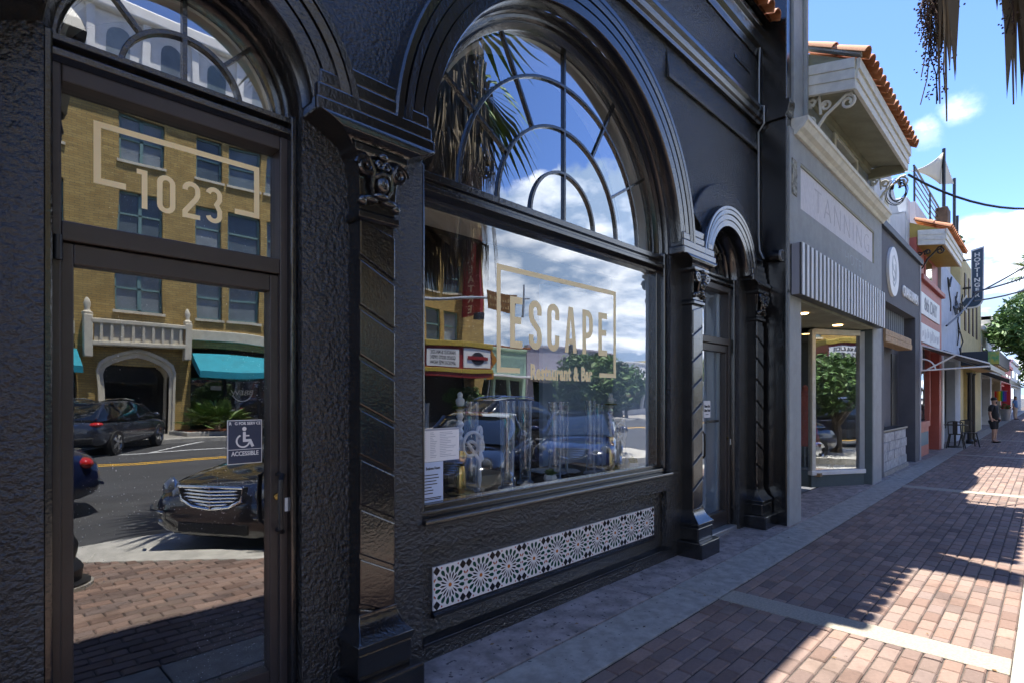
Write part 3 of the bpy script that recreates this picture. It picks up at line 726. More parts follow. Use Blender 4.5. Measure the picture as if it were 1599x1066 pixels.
# --- doors
def small_opening(k, right):
    cx, Rr = OPEN[k]
    GYd = .165
    rg = .447
    f = MB().arch([(Rr-.001, .03), (Rr-.001, .22), (rg, .22), (rg, .15), (rg+.015, .12), (rg+.025, .12), (rg+.03, .08), (Rr-.01, .05)], cx, SPR, 0, pi, 32)
    d = f.build('door', BLKS, RB, smooth=True)
    for sx in (-1, 1):
        x0, x1 = sorted((cx+sx*(rg+.03), cx+sx*(Rr-.001)))
        MB().box(x0, x1, .05, .22, .0, SPR+.005).build('jamb', BLKS, d, bevel=.008)
    MB().prism([(.22, 2.99), (.12, 2.99), (.10, 3.0), (.075, 3.02), (.075, 3.045), (.095, 3.06), (.06, 3.07), (.06, 3.095), (.13, 3.11), (.22, 3.11)], 'x', cx-Rr+.004, cx+Rr-.004).build('transom', BLKS, d, bevel=.002)
    MB().arch([(.24, GYd-.02), (.263, GYd-.02), (.263, GYd+.02), (.24, GYd+.02)], cx+.012, SPR-.01, 0, pi, 24).build('muntin', BLKS, d, bevel=.003)
    for a in ((90,) if False else (48, 132)): ray_bar(cx+.012, SPR-.01, radians(a), .25, rg+.01, .018, GYd-.018, GYd+.018).build('muntin', BLKS, d)
    ray_bar(cx+.012, SPR-.01, pi/2, 0, rg+.01, .02, GYd-.0195, GYd+.0195).build('muntin', BLKS, d)
    half_disc(cx, SPR, rg+.005, GYd).build('fanlight_pane', GLASSF, d)
    MB().arch([(rg-.002, .225), (rg-.002, .5), (rg-.02, .5), (rg-.02, .225)], cx, SPR, 0, pi, 30).build('inner_reveal', CREAM, d, smooth=True)
    ox = cx-.776   # offset from the left door's measured coordinates
    def X(x): return x+ox
    # aluminium frame: head, mullions, transom bar
    for nm, b in (('frame', (X(.293), X(.33), .10, .21, .0, 3.0)), ('frame', (X(1.215), X(1.275), .10, .21, .0, 3.0)), ('frame', (X(.33), X(1.215), .10, .21, 2.93, 3.0)), ('frame', (X(.33), X(1.215), .10, .21, 2.285, 2.365))):
        MB().box(*b).build(nm, BRONZE, d, bevel=.006)
    MB().add([(X(.32), GYd, 2.35), (X(1.225), GYd, 2.35), (X(1.225), GYd, 2.945), (X(.32), GYd, 2.945)], [(0, 1, 2, 3)]).build('transom_pane', GLASSR if right else GLASSD, d)
    # leaf
    for b in ((X(.325), X(.372), .12, .195, .06, 2.28), (X(1.172), X(1.226), .12, .195, .06, 2.28), (X(.372), X(1.172), .12, .195, 2.195, 2.28), (X(.372), X(1.172), .12, .195, .06, .235)):
        MB().box(*b).build('leaf_rail', BRONZE, d, bevel=.005)
    MB().add([(X(.365), GYd-.003, .22), (X(1.18), GYd-.003, .22), (X(1.18), GYd-.003, 2.21), (X(.365), GYd-.003, 2.21)], [(0, 1, 2, 3)]).build('leaf_pane', GLASSR if right else GLASSD, d)
    MB().box(X(.30), X(1.27), .02, .24, -.01, .055).build('threshold', STEEL if right else BLKS, d, bevel=.008)
    # pull handle
    hx = X(1.20) if not right else X(.395)
    MB().tube([(hx+.01, .12, 1.245), (hx+.012, .06, 1.245), (hx-.01, .03, 1.225), (hx-.015, .025, 1.10), (hx-.01, .03, .98), (hx+.012, .06, .955), (hx+.01, .12, .955)], .013, 8).build('handle', BLACK, d, smooth=True)
    MB().lathe([(.004, -.012), (.016, -.012), (.018, .0)], (X(1.205), .118, 1.13), 12, 'y').build('lock', GOLDM, d, smooth=True)
    MB().lathe([(.016, -.05), (.016, .05)], (X(.318), .09, 2.25), 10).build('hinge', BLACK, d, smooth=True)
    box('strike_tag', (X(1.24), X(1.266), .092, .101, 1.05, 1.12), WHITE, d)
    return d, X
door1, X1 = small_opening(0, False)
door2, X2 = small_opening(2, True)
box('push_bar', (X2(.38), X2(1.16), .205, .235, 1.33, 1.36), BLACK, door2)
MB().box(X2(1.12), X2(1.24), .225, 1.6, .0, 3.0).build('inner_wall', BLUEW, door2); MB().box(X2(-.6), X2(1.12), 1.6, 1.66, .0, 3.0).build('inner_wall', BLUEW, door2)
# 1023 on the transom
TY0, TY1 = .1641, .1647
m = MB(); stroke(m, [(.544, 2.577), (.441, 2.577), (.441, 2.820), (1.106, 2.820), (1.106, 2.580), (.999, 2.580)], .026, TY0, TY1); m.build('lettering_frame', GOLD, door1)
dz0, dz1, t = 2.497, 2.672, .022
def dig(fn): m = MB(); fn(m); m.build('numeral', GOLD, door1, merge=True)
dig(lambda m: stroke(m, [(.584, dz1-.012), (.614, dz1-.012), (.614, dz0)], t, TY0, TY1))
def zero(m):
    r = .026; xc = .6995
    stroke(m, arcp(xc, dz1-t/2-r, r, r, 0, 180, 8)+arcp(xc, dz0+t/2+r, r, r, 180, 360, 8), t, TY0, TY1, closed=True)
dig(zero)
def two(m):
    xc, r = .804, .027
    stroke(m, arcp(xc, dz1-t/2-r, r, r, 190, 0, 9)+[(xc+r, dz1-.06), (xc+r-.008, dz1-.08), (xc-r, dz0+.03), (xc-r, dz0+t/2), (xc+r+.011, dz0+t/2)], t, TY0, TY1)
dig(two)
def three(m):
    xc, r = .903, .026; zm = (dz0+dz1)/2
    stroke(m, arcp(xc, dz1-t/2-r, r, r, 170, 0, 9)+[(xc+r, zm+.03), (xc+.012, zm+.003), (xc+r, zm-.025)]+arcp(xc, dz0+t/2+r, r, r, 0, -170, 9), t, TY0, TY1)
dig(three)
# accessible sign (held on the door glass)
sg = thing('accessibility_sign', 'small navy wheelchair access sign stuck on the left door glass', 'sign', (.9617, .159, 1.310))
MB().prism([(0, 0), (.168, 0), (.168, .222), (0, .222)], 'y', -.002, .001).build('plate', WHITE, sg, bevel=.0)
MB().prism([(.004, .004), (.164, .004), (.164, .218), (.004, .218)], 'y', -.0035, -.0015).build('face', SIGNB, sg)
box('rule', (.004, .164, -.005, -.003, .072, .075), WHITE, sg)
text('ACCESSIBLE', 'lettering', WHITE, sg, (.084, -.0045, .052), .031, .80, .0006)
text('R   G FOR SERV CE', 'lettering', WHITE, sg, (.084, -.0045, .204), .021, .88, .0005)
MB().lathe([(.001, 0), (.0105, 0), (.0105, .001), (.001, .001)], (.080, -.005, .177), 14, 'y').build('symbol_head', WHITE, sg)
m = MB(); stroke(m, [(.080, .162), (.080, .118), (.108, .118), (.122, .086)], .0135, -.0052, -.0035); m.build('symbol_body', WHITE, sg)
m = MB(); stroke(m, [(.080, .142), (.104, .142)], .007, -.0056, -.0035); m.build('symbol_arm', WHITE, sg)
m = MB(); stroke(m, arcp(.074, .116, .031, .031, 115, 345, 18), .008, -.0049, -.0035); m.build('symbol_wheel', WHITE, sg)
# papers on the window and on the right door
def paper(name, x0, x1, z0, z1, y, m, label, lines, title=None):
    o = MB().box(x0, x1, y, y+.0006, z0, z1).build(name, m); tag(o, label, 'notice')
    for (a, b, z, h) in lines:
        MB().box(x0+a*(x1-x0), x0+b*(x1-x0), y-.0006, y-.0001, z-h/2, z+h/2).build('print_line', GREYINK if m is PAPER else INK, o)
    return o
GYi = GY+.004
ln = [(0, 1, 1.432, .012)]
rz_ = random.Random(3)
z = 1.412
while z > 1.24:
    ln += [(.05, .05+.06, z, .002), (.22, .22+rz_.uniform(.06, .18), z, .003), (.47, .47+rz_.uniform(.15, .48), z, .003)]; z -= .0115
paper('menu_sheet', 2.132, 2.448, 1.222, 1.440, GY-.003, PAPER, 'white printed menu taped inside the lower left corner of the main window', ln)
ln = []
for z, w in ((1.135, .7), (1.115, .74), (1.095, .62), (1.075, .66), (1.055, .4), (1.035, .48), (1.015, .46), (.985, .85), (.975, .82), (.948, .9), (.935, .86)): ln.append((.06, .06+w, z, .006))
po = paper('hours_sheet', 2.132, 2.309, .957, 1.2195, GY-.0028, PAPERB, 'pale blue opening hours sheet below the white menu', ln)
text('Business Hours', 'lettering', INK, po, (2.225, GY-.0034, 1.178), .026, .72, .0006)
po = paper('door_notice', 6.226+.0, 6.40, 1.40, 1.60, .158, PAPER, 'white notice taped to the right arched door', [])
text('Please Use', 'lettering', INK, po, (6.313, .157, 1.535), .045, .72, .0015)
text('Other Door', 'lettering', INK, po, (6.313, .157, 1.485), .045, .72, .0015)
box('print_line', (6.275, 6.35, .1565, .158, 1.435, 1.442), INK, po)
# ================================================================== GREY SHOP WITH STRIPED AWNING
GB = thing('grey_shop_building', 'pale grey stucco shop with clay tile eave and black and white striped awning', 'building')
GX0, GX1, GYF = 7.445, 12.78, -.405
box('corner_pier', (GX0, 7.90, GYF, -.374, -.02, 3.0), GREY, GB, bevel=.004)
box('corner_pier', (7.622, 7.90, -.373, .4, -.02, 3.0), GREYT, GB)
# upper wall with sunk sign panel
mb = MB()
mb.box(GX0, GX1, GYF, -.374, 2.96, 4.13); mb.box(GX0, 7.875, GYF, -.374, 4.13, 4.74); mb.box(12.14, GX1, GYF, -.374, 4.13, 4.74); mb.box(GX0, GX1, GYF, -.374, 4.74, 5.08)
mb.box(7.63, GX1, -.376, .3, 2.96, 5.08)
mb.build('upper_wall', GREY, GB)
sgm = mat('scarred_sign_panel', (.70, .67, .68), .8, bump=((40, .3, .006),), var=.12, vscale=14, stretch=(6, 1, 1), speck=(55, .72, (.22, .2, .22)))
box('sign_panel', (7.88, 12.13, -.385, -.3765, 4.132, 4.738), sgm, GB)
for bx in ((7.876, 12.139, GYF+.003, -.3764, 4.705, 4.7385), (12.10, 12.139, GYF+.003, -.3764, 4.132, 4.7)): box('panel_edge', bx, OLIVE, GB)
ghost = mat('ghost_letter', (.55, .52, .54), .8); shopink = mat('sign_grey_print', (.30, .30, .31), .7); ghost2 = mat('ghost_letter_pale', (.46, .50, .53), .8)
text('TANNING', 'ghost_lettering', ghost, GB, (10.2, -.3865, 4.41), .50, 1.25, -.012, .0008, sp=1.25)
text('HOTEL', 'ghost_lettering', ghost2, GB, (10.7, GYF-.001, 3.90), .26, 1.4, -.006, .0008, sp=1.2)
box('ornament_panel', (7.52, 7.71, GYF-.012, GYF+.004, 4.24, 4.70), mat('worn_relief', (.30, .29, .24), .9, bump=((30, 1., .03),), var=.6, vscale=18), GB, bevel=.006)
# cornice in two trims
MB().prism([(-.40, 5.02), (-.44, 5.02), (-.47, 5.06), (-.52, 5.09), (-.56, 5.15), (-.58, 5.16), (-.58, 5.215), (-.35, 5.24)], 'x', GX0+.16, GX1-.02).build('cornice', TRIM, GB, bevel=.003)
# upper storey
mb = MB(); mb.box(8.05, 9.46, -.395, .4, 5.2, 6.25); mb.box(9.46, 10.78, -.395, .4, 5.66, 6.25); mb.box(10.78, 12.2, -.395, .4, 5.2, 6.25); mb.box(9.46, 10.78, -.2, .4, 5.2, 5.66)
mb.build('upper_storey', GREY, GB)
w = MB().box(9.40, 9.50, -.43, -.25, 5.19, 5.70).build('window', TRIM, GB, bevel=.006)
for b in ((10.74, 10.84, -.43, -.25, 5.19, 5.70), (9.50, 10.74, -.43, -.25, 5.61, 5.70)): box('casing', b, TRIM, w, bevel=.006)
box('pane', (9.5, 10.74, -.24, -.235, 5.2, 5.62), GLASSC, w)
box('tall_pier', (7.625, 8.05, -.40, .4, 5.08, 9.5), GREY, GB); box('downpipe', (7.99, 8.06, -.45, -.40, 5.24, 9.5), GREY, GB, bevel=.01)
# roof: soffit, fascia, gable boards, tiles
EX0, EX1 = 8.12, 11.75
rf = MB().prism([(-.39, 5.80), (-.97, 5.66), (-.97, 5.98), (-.3, 6.36), (-.3, 5.85)], 'x', EX0+.03, EX1-.03).build('roof', OLIVE, GB)
box('soffit_beam', (EX0+.1, EX1-.1, -.46, -.40, 5.66, 5.79), OLIVE, rf)
box('soffit_beam', (EX1-.14, EX1-.04, -.95, -.41, 5.56, 5.74), OLIVE, rf, bevel=.01)
for (za, zb, y) in ((5.60, 5.72, -.99), (5.715, 5.84, -1.01), (5.835, 5.98, -1.035)): box('fascia_board', (EX0, EX1, y, y+.045, za, zb), TRIM, rf, bevel=.006)
for (dz, yy) in ((0, 0), (.13, -.012), (.26, -.024)):
    MB().prism([(-.985, 5.585+dz), (-.42, 5.70+dz), (-.42, 5.83+dz), (-.985, 5.715+dz)], 'x', EX0-.03+yy, EX0+.03).build('gable_board', TRIM, rf, bevel=.004)
MB().prism([(-1.05, 5.98), (-.32, 6.39), (-.32, 6.45), (-1.05, 6.04)], 'x', EX0-.05, EX0+.04).build('verge_board', GREY, rf)
t2 = tile_mesh('roof_tile', .46, .09, .115, TERRA); t2.parent = rf
s2 = math.atan2(.41, .73); n2 = 17; first = True
for i in range(n2):
    for j in range(2):
        loc = (EX0+.04+i*(EX1-EX0-.1)/(n2-1), -.70+j*.37, 6.205+j*.37*math.tan(s2)+random.uniform(0, .008)); rot = (s2, random.uniform(-.04, .04), random.uniform(-.04, .04))
        if first: t2.location = loc; t2.rotation_euler = rot; first = False
        else: inst(t2, 'roof_tile', rf, loc, rot)
def scroll_bracket(parent, x, y0, z0, y1, z1, mt=None):
    """wrought iron S bracket in a plane x = const from the wall (y0,z0) to the eave (y1,z1)"""
    mt = mt or TRIM
    def sp(c, r, turns, a0, n=18): return [(x, c[0]+r*(1-.7*i/n)*cos(a0+2*pi*turns*i/n), c[1]+r*(1-.7*i/n)*sin(a0+2*pi*turns*i/n)) for i in range(n+1)]
    b = MB().tube([(x, y0+.0, z0), (x, y0-.10, z0-.03), (x, (y0*.6+y1*.4), z0*.6+z1*.4), (x, (y0*.3+y1*.7), z0*.25+z1*.75), (x, y1+.08, z1-.01), (x, y1, z1)], .022, 6).build('bracket', mt, parent, smooth=True)
    for c, r, tn, a0 in (((y0-.03, z0+.10), .09, 1.4, -pi/2), ((y1+.05, z1-.11), .09, 1.4, pi/2), ((y0-.05, z0+.36), .06, 1.3, -pi/2), ((y0*.55+y1*.45+.02, z0*.2+z1*.8), .07, 1.3, 0)):
        MB().tube(sp(c, r, tn, a0), .018, 6).build('scroll', mt, b, smooth=True)
    MB().tube([(x, y0-.06, z0+.31), (x, y0-.14, z0+.42), (x, y0*.55+y1*.45+.08, z1-.16)], .018, 6).build('scroll', mt, b, smooth=True)
    return b
scroll_bracket(GB, 8.2, -.40, 5.02+.25, -.93, 5.60); scroll_bracket(GB, 11.9, -.40, 5.02+.2, -.93, 5.58)
# striped awning
aw = MB().box(7.47, 12.40, -.53, -.41, 2.935, 3.585).build('awning', BLACK, GB)
ns = 27; wst = (12.40-7.50)/ns
SA = mat('awning_white', (.78, .80, .82), .6, var=.06); SK = mat('awning_black', (.012, .013, .016), .6)
sA = box('stripe', (0, wst*.42, -.016, 0, 0, .66), SA, aw, bevel=.004); sA.location = (7.50, -.53, 2.93)
sB = box('stripe', (0, wst*.56, -.006, 0, 0, .66), SK, aw); sB.location = (7.50+wst*.43, -.53, 2.93)
for i in range(1, ns):
    inst(sA, 'stripe', aw, (7.50+i*wst, -.53, 2.93)); inst(sB, 'stripe', aw, (7.50+(i+.43)*wst, -.53, 2.93))
box('end_panel', (7.455, 7.47, -.515, -.425, 2.935, 3.58), mat('awning_end', (.30, .31, .35), .7), aw, bevel=.003)
# recessed entry
box('entry_ceiling', (7.9, 12.3, -.40, 2.6, 2.90, 2.95), OLIVE, GB)
for x, y in ((9.0, -.1), (9.9, .3), (10.9, -.1)):
    d = MB().lathe([(.001, 0), (.07, 0), (.08, .012)], (x, y, 2.888), 14).build('downlight', LAMPW, GB)
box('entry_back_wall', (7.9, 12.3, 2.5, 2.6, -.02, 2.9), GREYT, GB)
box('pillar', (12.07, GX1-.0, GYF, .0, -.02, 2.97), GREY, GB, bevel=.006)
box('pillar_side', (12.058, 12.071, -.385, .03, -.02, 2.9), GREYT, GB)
# splayed display window
PA, PB = Vector((11.0, .34)), Vector((11.93, -.20))
dv = (PB-PA).normalized(); nv = Vector((dv.y, -dv.x))   # towards the street
def quadbox(a, b, th, z0, z1, name, m, parent, bevel=0., off=0.):
    n_ = Vector(((b-a).normalized().y, -(b-a).normalized().x))
    pts = [a+n_*(off), b+n_*(off), b+n_*(off-th), a+n_*(off-th)]
    return MB().prism([tuple(p) for p in pts], 'z', z0, z1).build(name, m, parent, bevel=bevel)
dw = quadbox(PA-dv*.05, PB+dv*.08, .16, .0, .22, 'display_window', GREYT, GB, off=.04)
quadbox(PA-dv*.06, PB+dv*.1, .22, .22, .30, 'sill', WHITE, dw, .01, .07)
quadbox(PA-dv*.03, PA+dv*.05, .1, .30, 2.86, 'mullion', TRIM, dw, .006, .04)
quadbox(PB-dv*.02, PB+dv*.10, .1, .30, 2.86, 'mullion', GREY, dw, .006, .04)
quadbox(PA, PB, .1, 2.78, 2.88, 'head', TRIM, dw, .006, .04)
quadbox(PA+dv*.05, PB-dv*.02, .006, .30, 2.78, 'pane', GLASS, dw)
P2 = Vector((10.55, 2.4))
quadbox(P2, PA-dv*.03, .006, .3, 2.8, 'side_pane', GLASS, dw)
quadbox(P2, PA-dv*.03, .12, .0, .3, 'kick', GREYT, dw)
box('shop_back', (11.0, 14.0, 2.3, 2.35, 0, 2.9), mat('shop_wall', (.25, .24, .2), .8), dw)
box('shop_side', (13.9, 14.0, .31, 2.3, 0, 2.9), MATS['shop_wall'], dw); box('shop_ceiling', (11.0, 14.0, .31, 2.35, 2.9, 2.95), MATS['shop_wall'], dw); box('shop_side', (12.72, 12.78, .0, .31, .0, 2.9), MATS['shop_wall'], dw)
for z_ in (.9, 1.35, 1.8): box('shelf', (12.0, 13.8, 1.95, 2.28, z_, z_+.04), WOODL, dw)
box('shop_floor', (11.0, 13.9, .2, 2.3, .2, .26), mat('shop_floor_wood', (.32, .2, .1), .6), dw)
# goods in the display
md = thing('dress_form', 'coral patterned dress on a stand in the grey shop display window', 'dress', (11.55, .62, .26))
MB().lathe([(.01, 1.62), (.05, 1.58), (.06, 1.5), (.17, 1.42), (.19, 1.3), (.15, 1.05), (.20, .85), (.26, .55), (.28, .45)], n=16).build('dress', CORAL, md, smooth=True)
MB().lathe([(.012, 0), (.012, .5)], n=8).build('post', STEEL, md); MB().lathe([(.16, 0), (.15, .02), (.02, .03)], n=16).build('foot', STEEL, md)
for k, (x, y) in enumerate(((11.62, .28), (11.78, .35))):
    o = box('display_block', (x-.12, x+.12, y-.06, y+.06, .262+.0, .50 if k else .42), INK, None, bevel=.004); tag(o, ('short', 'tall')[k]+' black display block with white lettering in the shop window', 'block')
    text('ABLE', 'lettering', WHITE, o, (x, y-.062, .40 if k else .34), .08, 1., .002)
pl = thing('window_planter', 'white trough of green foliage at the shop window corner', 'planter', (11.82, .08, .262))
box('trough', (-.16, .14, -.05, .08, 0, .10), WHITE, pl, bevel=.01)
def leaves(mb, c, rad, n, ls, rng, flat=.35):
    for _ in range(n):
        while True:
            p = Vector((rng.uniform(-1, 1), rng.uniform(-1, 1), rng.uniform(-1, 1)))
            if p.length < 1 and p.length > .35: break
        q = Vector((c[0]+p.x*rad[0], c[1]+p.y*rad[1], c[2]+p.z*rad[2]))
        d = Vector((rng.uniform(-1, 1), rng.uniform(-1, 1), rng.uniform(-.6, .6))).normalized(); e = d.orthogonal().normalized()
        e = (e*cos(rng.uniform(0, 6))+d.cross(e)*sin(rng.uniform(0, 6))).normalized()
        s = ls*rng.uniform(.6, 1.3)
        mb.add([q-d*s, q+e*s*flat, q+d*s, q-e*s*flat], [(0, 1, 2, 3)])
mb = MB(); leaves(mb, (0, .01, .17), (.16, .09, .10), 160, .045, random.Random(2)); mb.build('foliage', LEAF, pl, kind='stuff')

# ================================================================== DARK RAMEN SHOP
RS = thing('ramen_shop_building', 'charcoal ramen shop front with round crane emblem and stone counter', 'building')
RY = -.335
mb = MB()
mb.box(12.785, 17.78, RY, .3, 3.62, 5.06); mb.box(12.785, 13.36, RY, .3, -.02, 3.62); mb.box(17.05, 17.78, RY, .3, -.02, 3.62)
mb.box(13.36, 17.05, .02, .3, -.02, 3.62)
mb.build('wall', GREYD, RS)
box('cap', (12.785, 17.8, RY-.07, .3, 5.06, 5.20), mat('slate_cap', (.05, .06, .075), .6), RS, bevel=.01)
box('light_trim', (17.60, 17.80, RY-.02, RY, -.02, 5.05), mat('grey_trim', (.30, .30, .32), .7), RS, bevel=.004)
gr = MB().box(13.37, 17.04, -.10, -.04, 3.04, 3.12).build('grille', GREYD, RS)
box('opening_glass', (13.4, 17.0, -.03, -.025, 3.1, 3.6), GLASSC, gr)
bar = box('bar', (-.022, .022, -.02, .02, 0, .55), mat('grille_bar', (.30, .33, .36), .5), gr); bar.location = (13.55, -.12, 3.07)
for i in range(1, 14): inst(bar, 'bar', gr, (13.55+i*.245, -.12, 3.07))
box('rail', (13.4, 17.0, -.105, -.085, 3.30, 3.33), BLACK, gr)
bm_ = MB().box(13.30, 16.3, RY-.03, -.1, 2.77, 3.03).build('timber_header', WOODL, RS, bevel=.006)
for i in range(5):
    for j in range(2):
        x0 = 13.31+i*.6-(.3 if j else 0); xa, xb = max(13.305, x0), min(16.295, x0+.59)
        box('plank', (xa, xb, RY-.045, RY-.028, 2.775+j*.128, 2.775+j*.128+.122), WOODL, bm_, bevel=.005)
cn = MB().box(13.37, 15.98, -.30, -.02, -.02, .90).build('counter', GREYD, RS)
box('counter_top', (13.37, 16.05, -.33, -.02, .90, .95), BLACK, cn, bevel=.01)
box('counter_base', (13.37, 16.03, -.345, -.30, -.02, .09), CONC, cn, bevel=.01)
st0 = None
for j in range(4):
    for i in range(8):
        x0 = 13.375+i*.33-(.165 if j % 2 else 0); xa, xb = max(13.375, x0), min(15.975, x0+.322)
        if xb-xa < .05: continue
        box('stone', (xa, xb, -.318-random.uniform(0, .012), -.295, .095+j*.2, .095+j*.2+.193), STONEB, cn, bevel=.008)
box('black_door', (16.1, 16.75, -.0, .03, 0, 2.7), BLACK, RS)
em = MB().lathe([(.001, -.02), (.52, -.02), (.525, .03)], (14.13, RY-.03, 4.31), 40, 'y').build('emblem', WHITE, RS)
ek = mat('emblem_grey', (.42, .44, .46), .6)
for pts in ([(14.10, 4.65), (14.30, 4.55), (14.38, 4.35), (14.30, 4.12), (14.12, 4.0), (13.98, 4.08)], [(13.95, 4.5), (14.05, 4.35), (14.2, 4.3), (14.25, 4.2), (14.15, 4.12), (14.05, 4.2)], [(14.0, 4.62), (13.92, 4.4), (13.95, 4.25), (14.05, 4.1)], [(14.2, 4.48), (14.28, 4.32), (14.22, 4.2)]):
    m = MB(); stroke(m, pts, .035, RY-.054, RY-.049); m.build('emblem_line', ek, em)
text('CRANE RAMEN', 'lettering', WHITE, RS, (16.25, RY-.02, 4.06), .34, .86, .006, .015)
# mission parapet with oval niche set back above
MP = thing('mission_parapet', 'white mission style parapet with an oval opening above the ramen shop', 'parapet', (0, 0, 0))
zc = 5.78; xc_ = 15.15
def ovp(a, sx=.34, sz=.52): return (xc_+sx*cos(a), zc+sz*sin(a))
outer = [(12.3, 5.0), (18.2, 5.0), (18.2, 6.75), (17.6, 6.9), (17.25, 6.72), (16.9, 6.3), (16.1, 6.75), (15.6, 7.4), (14.6, 7.6), (13.4, 7.4), (12.3, 6.6)]
mb = MB(); n = 44
def ray_hit(a):
    d = Vector((cos(a), sin(a))); best = None
    for p, q in zip(outer, outer[1:]+outer[:1]):
        p, q = Vector(p)-Vector((xc_, zc)), Vector(q)-Vector((xc_, zc)); e = q-p
        den = d.x*e.y-d.y*e.x
        if abs(den) < 1e-9: continue
        t = (p.x*e.y-p.y*e.x)/den; s_ = (p.x*d.y-p.y*d.x)/den
        if t > 0 and -1e-6 <= s_ <= 1+1e-6 and (best is None or t < best): best = t
    return (xc_+d.x*best, zc+d.y*best)
for y in (-.02, .28): pass
angs = sorted([2*pi*i/n for i in range(n)]+[atan2(p[1]-zc, p[0]-xc_) % (2*pi) for p in outer])
ri = [ovp(a) for a in angs]; ro = [ray_hit(a) for a in angs]; k = len(angs)
vs = [(x, -.02, z) for x, z in ri]+[(x, -.02, z) for x, z in ro]+[(x, .3, z) for x, z in ri]+[(x, .3, z) for x, z in ro]
fsx = []
for i in range(k):
    j = (i+1) % k
    fsx += [(i, j, k+j, k+i), (2*k+i, 3*k+i, 3*k+j, 2*k+j), (i, 2*k+i, 2*k+j, j), (k+i, k+j, 3*k+j, 3*k+i)]
mb.add(vs, fsx); mb.build('parapet_wall', PALE, MP)
rg_ = MB(); rings = []
for i in range(33):
    a = 2*pi*i/32
    rings.append([(xc_+sx*cos(a), y, zc+sz*sin(a)) for sx, sz, y in ((.34, .52, .0), (.34, .52, -.06), (.44, .62, -.06), (.44, .62, 0))])
rg_.loft(rings, True, False); rg_.build('oval_surround', TRIM, MP, smooth=True)
box('end_post', (17.75, 18.22, -.06, .3, 5.0, 6.95), PALE, MP, bevel=.03)

# ================================================================== RED SHOP
RD = thing('red_shop_building', 'brick red painted shop with two white signs and tiled eave', 'building')
DY = -.31
mb = MB(); mb.box(17.80, 21.95, DY, .3, 3.0, 4.72); mb.box(17.80, 18.02, DY, .3, -.02, 3.0); mb.box(21.5, 21.95, DY, .3, -.02, 3.0); mb.box(18.0, 21.6, .15, .3, -.02, 3.0)
mb.build('wall', REDP, RD)
box('cornice', (17.8, 21.97, DY-.10, .3, 4.72, 4.86), REDP, RD, bevel=.02)
box('upper_storey', (18.05, 21.9, -.22, .3, 4.86, 5.9), REDP, RD)
wq = MB().box(19.3, 20.5, -.25, -.21, 5.02, 5.6).build('window', REDP, RD); box('pane', (19.36, 20.44, -.255, -.249, 5.06, 5.56), CARGL, wq)
for (z0, z1, tx, sz) in ((3.84, 4.42, '8th DAY', .50), (3.10, 3.60, 'TATTOO', .44)):
    b_ = box('sign_board', (17.88, 21.3, DY-.03, DY, z0, z1), WHITE, RD, bevel=.004)
    if tx == '8th DAY': text(tx, 'lettering', shopink, b_, (19.55, DY-.033, (z0+z1)/2), sz, 1.25, .004, .004)
    else:                                   # lettering too worn to read: faded upright strokes
        rw_ = random.Random(4); x_ = 18.1
        while x_ < 21.1:
            hh_ = rw_.uniform(.12, .30); zc2 = (z0+z1)/2+rw_.uniform(-.05, .05); box('worn_stroke', (x_, x_+rw_.uniform(.03, .07), DY-.034, DY-.0305, zc2-hh_/2, zc2+hh_/2), ghost, b_); x_ += rw_.uniform(.12, .3)
sf = MB().box(18.02, 19.85, DY+.02, .1, .80, .96).build('shop_window', REDP, RD, bevel=.01)
box('panel', (18.02, 19.85, DY+.06, .1, -.02, .80), REDP, sf); box('teal_panel', (18.15, 19.70, DY+.045, DY+.065, .30, .66), TEALP, sf)
box('mullion', (19.75, 19.87, DY+.02, .1, .96, 3.0), REDP, sf, bevel=.01); box('mullion', (18.02, 18.10, DY+.02, .1, .96, 3.0), REDP, sf)
box('pane', (18.1, 19.75, DY+.08, DY+.085, .96, 3.0), GLASS, sf)
box('door', (20.0, 21.4, .08, .14, 0, 2.6), mat('red_door', (.22, .04, .03), .5), RD); box('teal_panel', (20.2, 21.2, .06, .085, .1, .4), TEALP, RD)
rr = MB().prism([(-.21, 5.70), (-.80, 5.62), (-.80, 5.98), (.1, 6.40), (.1, 5.8)], 'x', 18.1, 21.7).build('roof', mat('mustard_soffit', (.45, .33, .08), .7, var=.1), RD)
for za, zb, y in ((5.60, 5.74, -.82), (5.735, 5.88, -.845), (5.875, 6.0, -.87)): box('fascia_board', (18.05, 21.75, y, y+.04, za, zb), TRIM, rr, bevel=.005)
for dz in (0, .13, .26): MB().prism([(-.82, 5.59+dz), (-.25, 5.67+dz), (-.25, 5.80+dz), (-.82, 5.72+dz)], 'x', 18.03-dz*.1, 18.10).build('gable_board', TRIM, rr)
t3 = inst(t2, 'roof_tile', rr); first = True
s3 = math.atan2(.42, .9)
for i in range(16):
    for j in range(2):
        loc = (18.12+i*.24, -.52+j*.37, 6.20+j*.37*math.tan(s3))
        if first: t3.location = loc; t3.rotation_euler = (s3, 0, 0); first = False
        else: inst(t2, 'roof_tile', rr, loc, (s3, random.uniform(-.04, .04), 0))
scroll_bracket(RD, 18.2, -.22, 5.1, -.75, 5.58, BLACK)
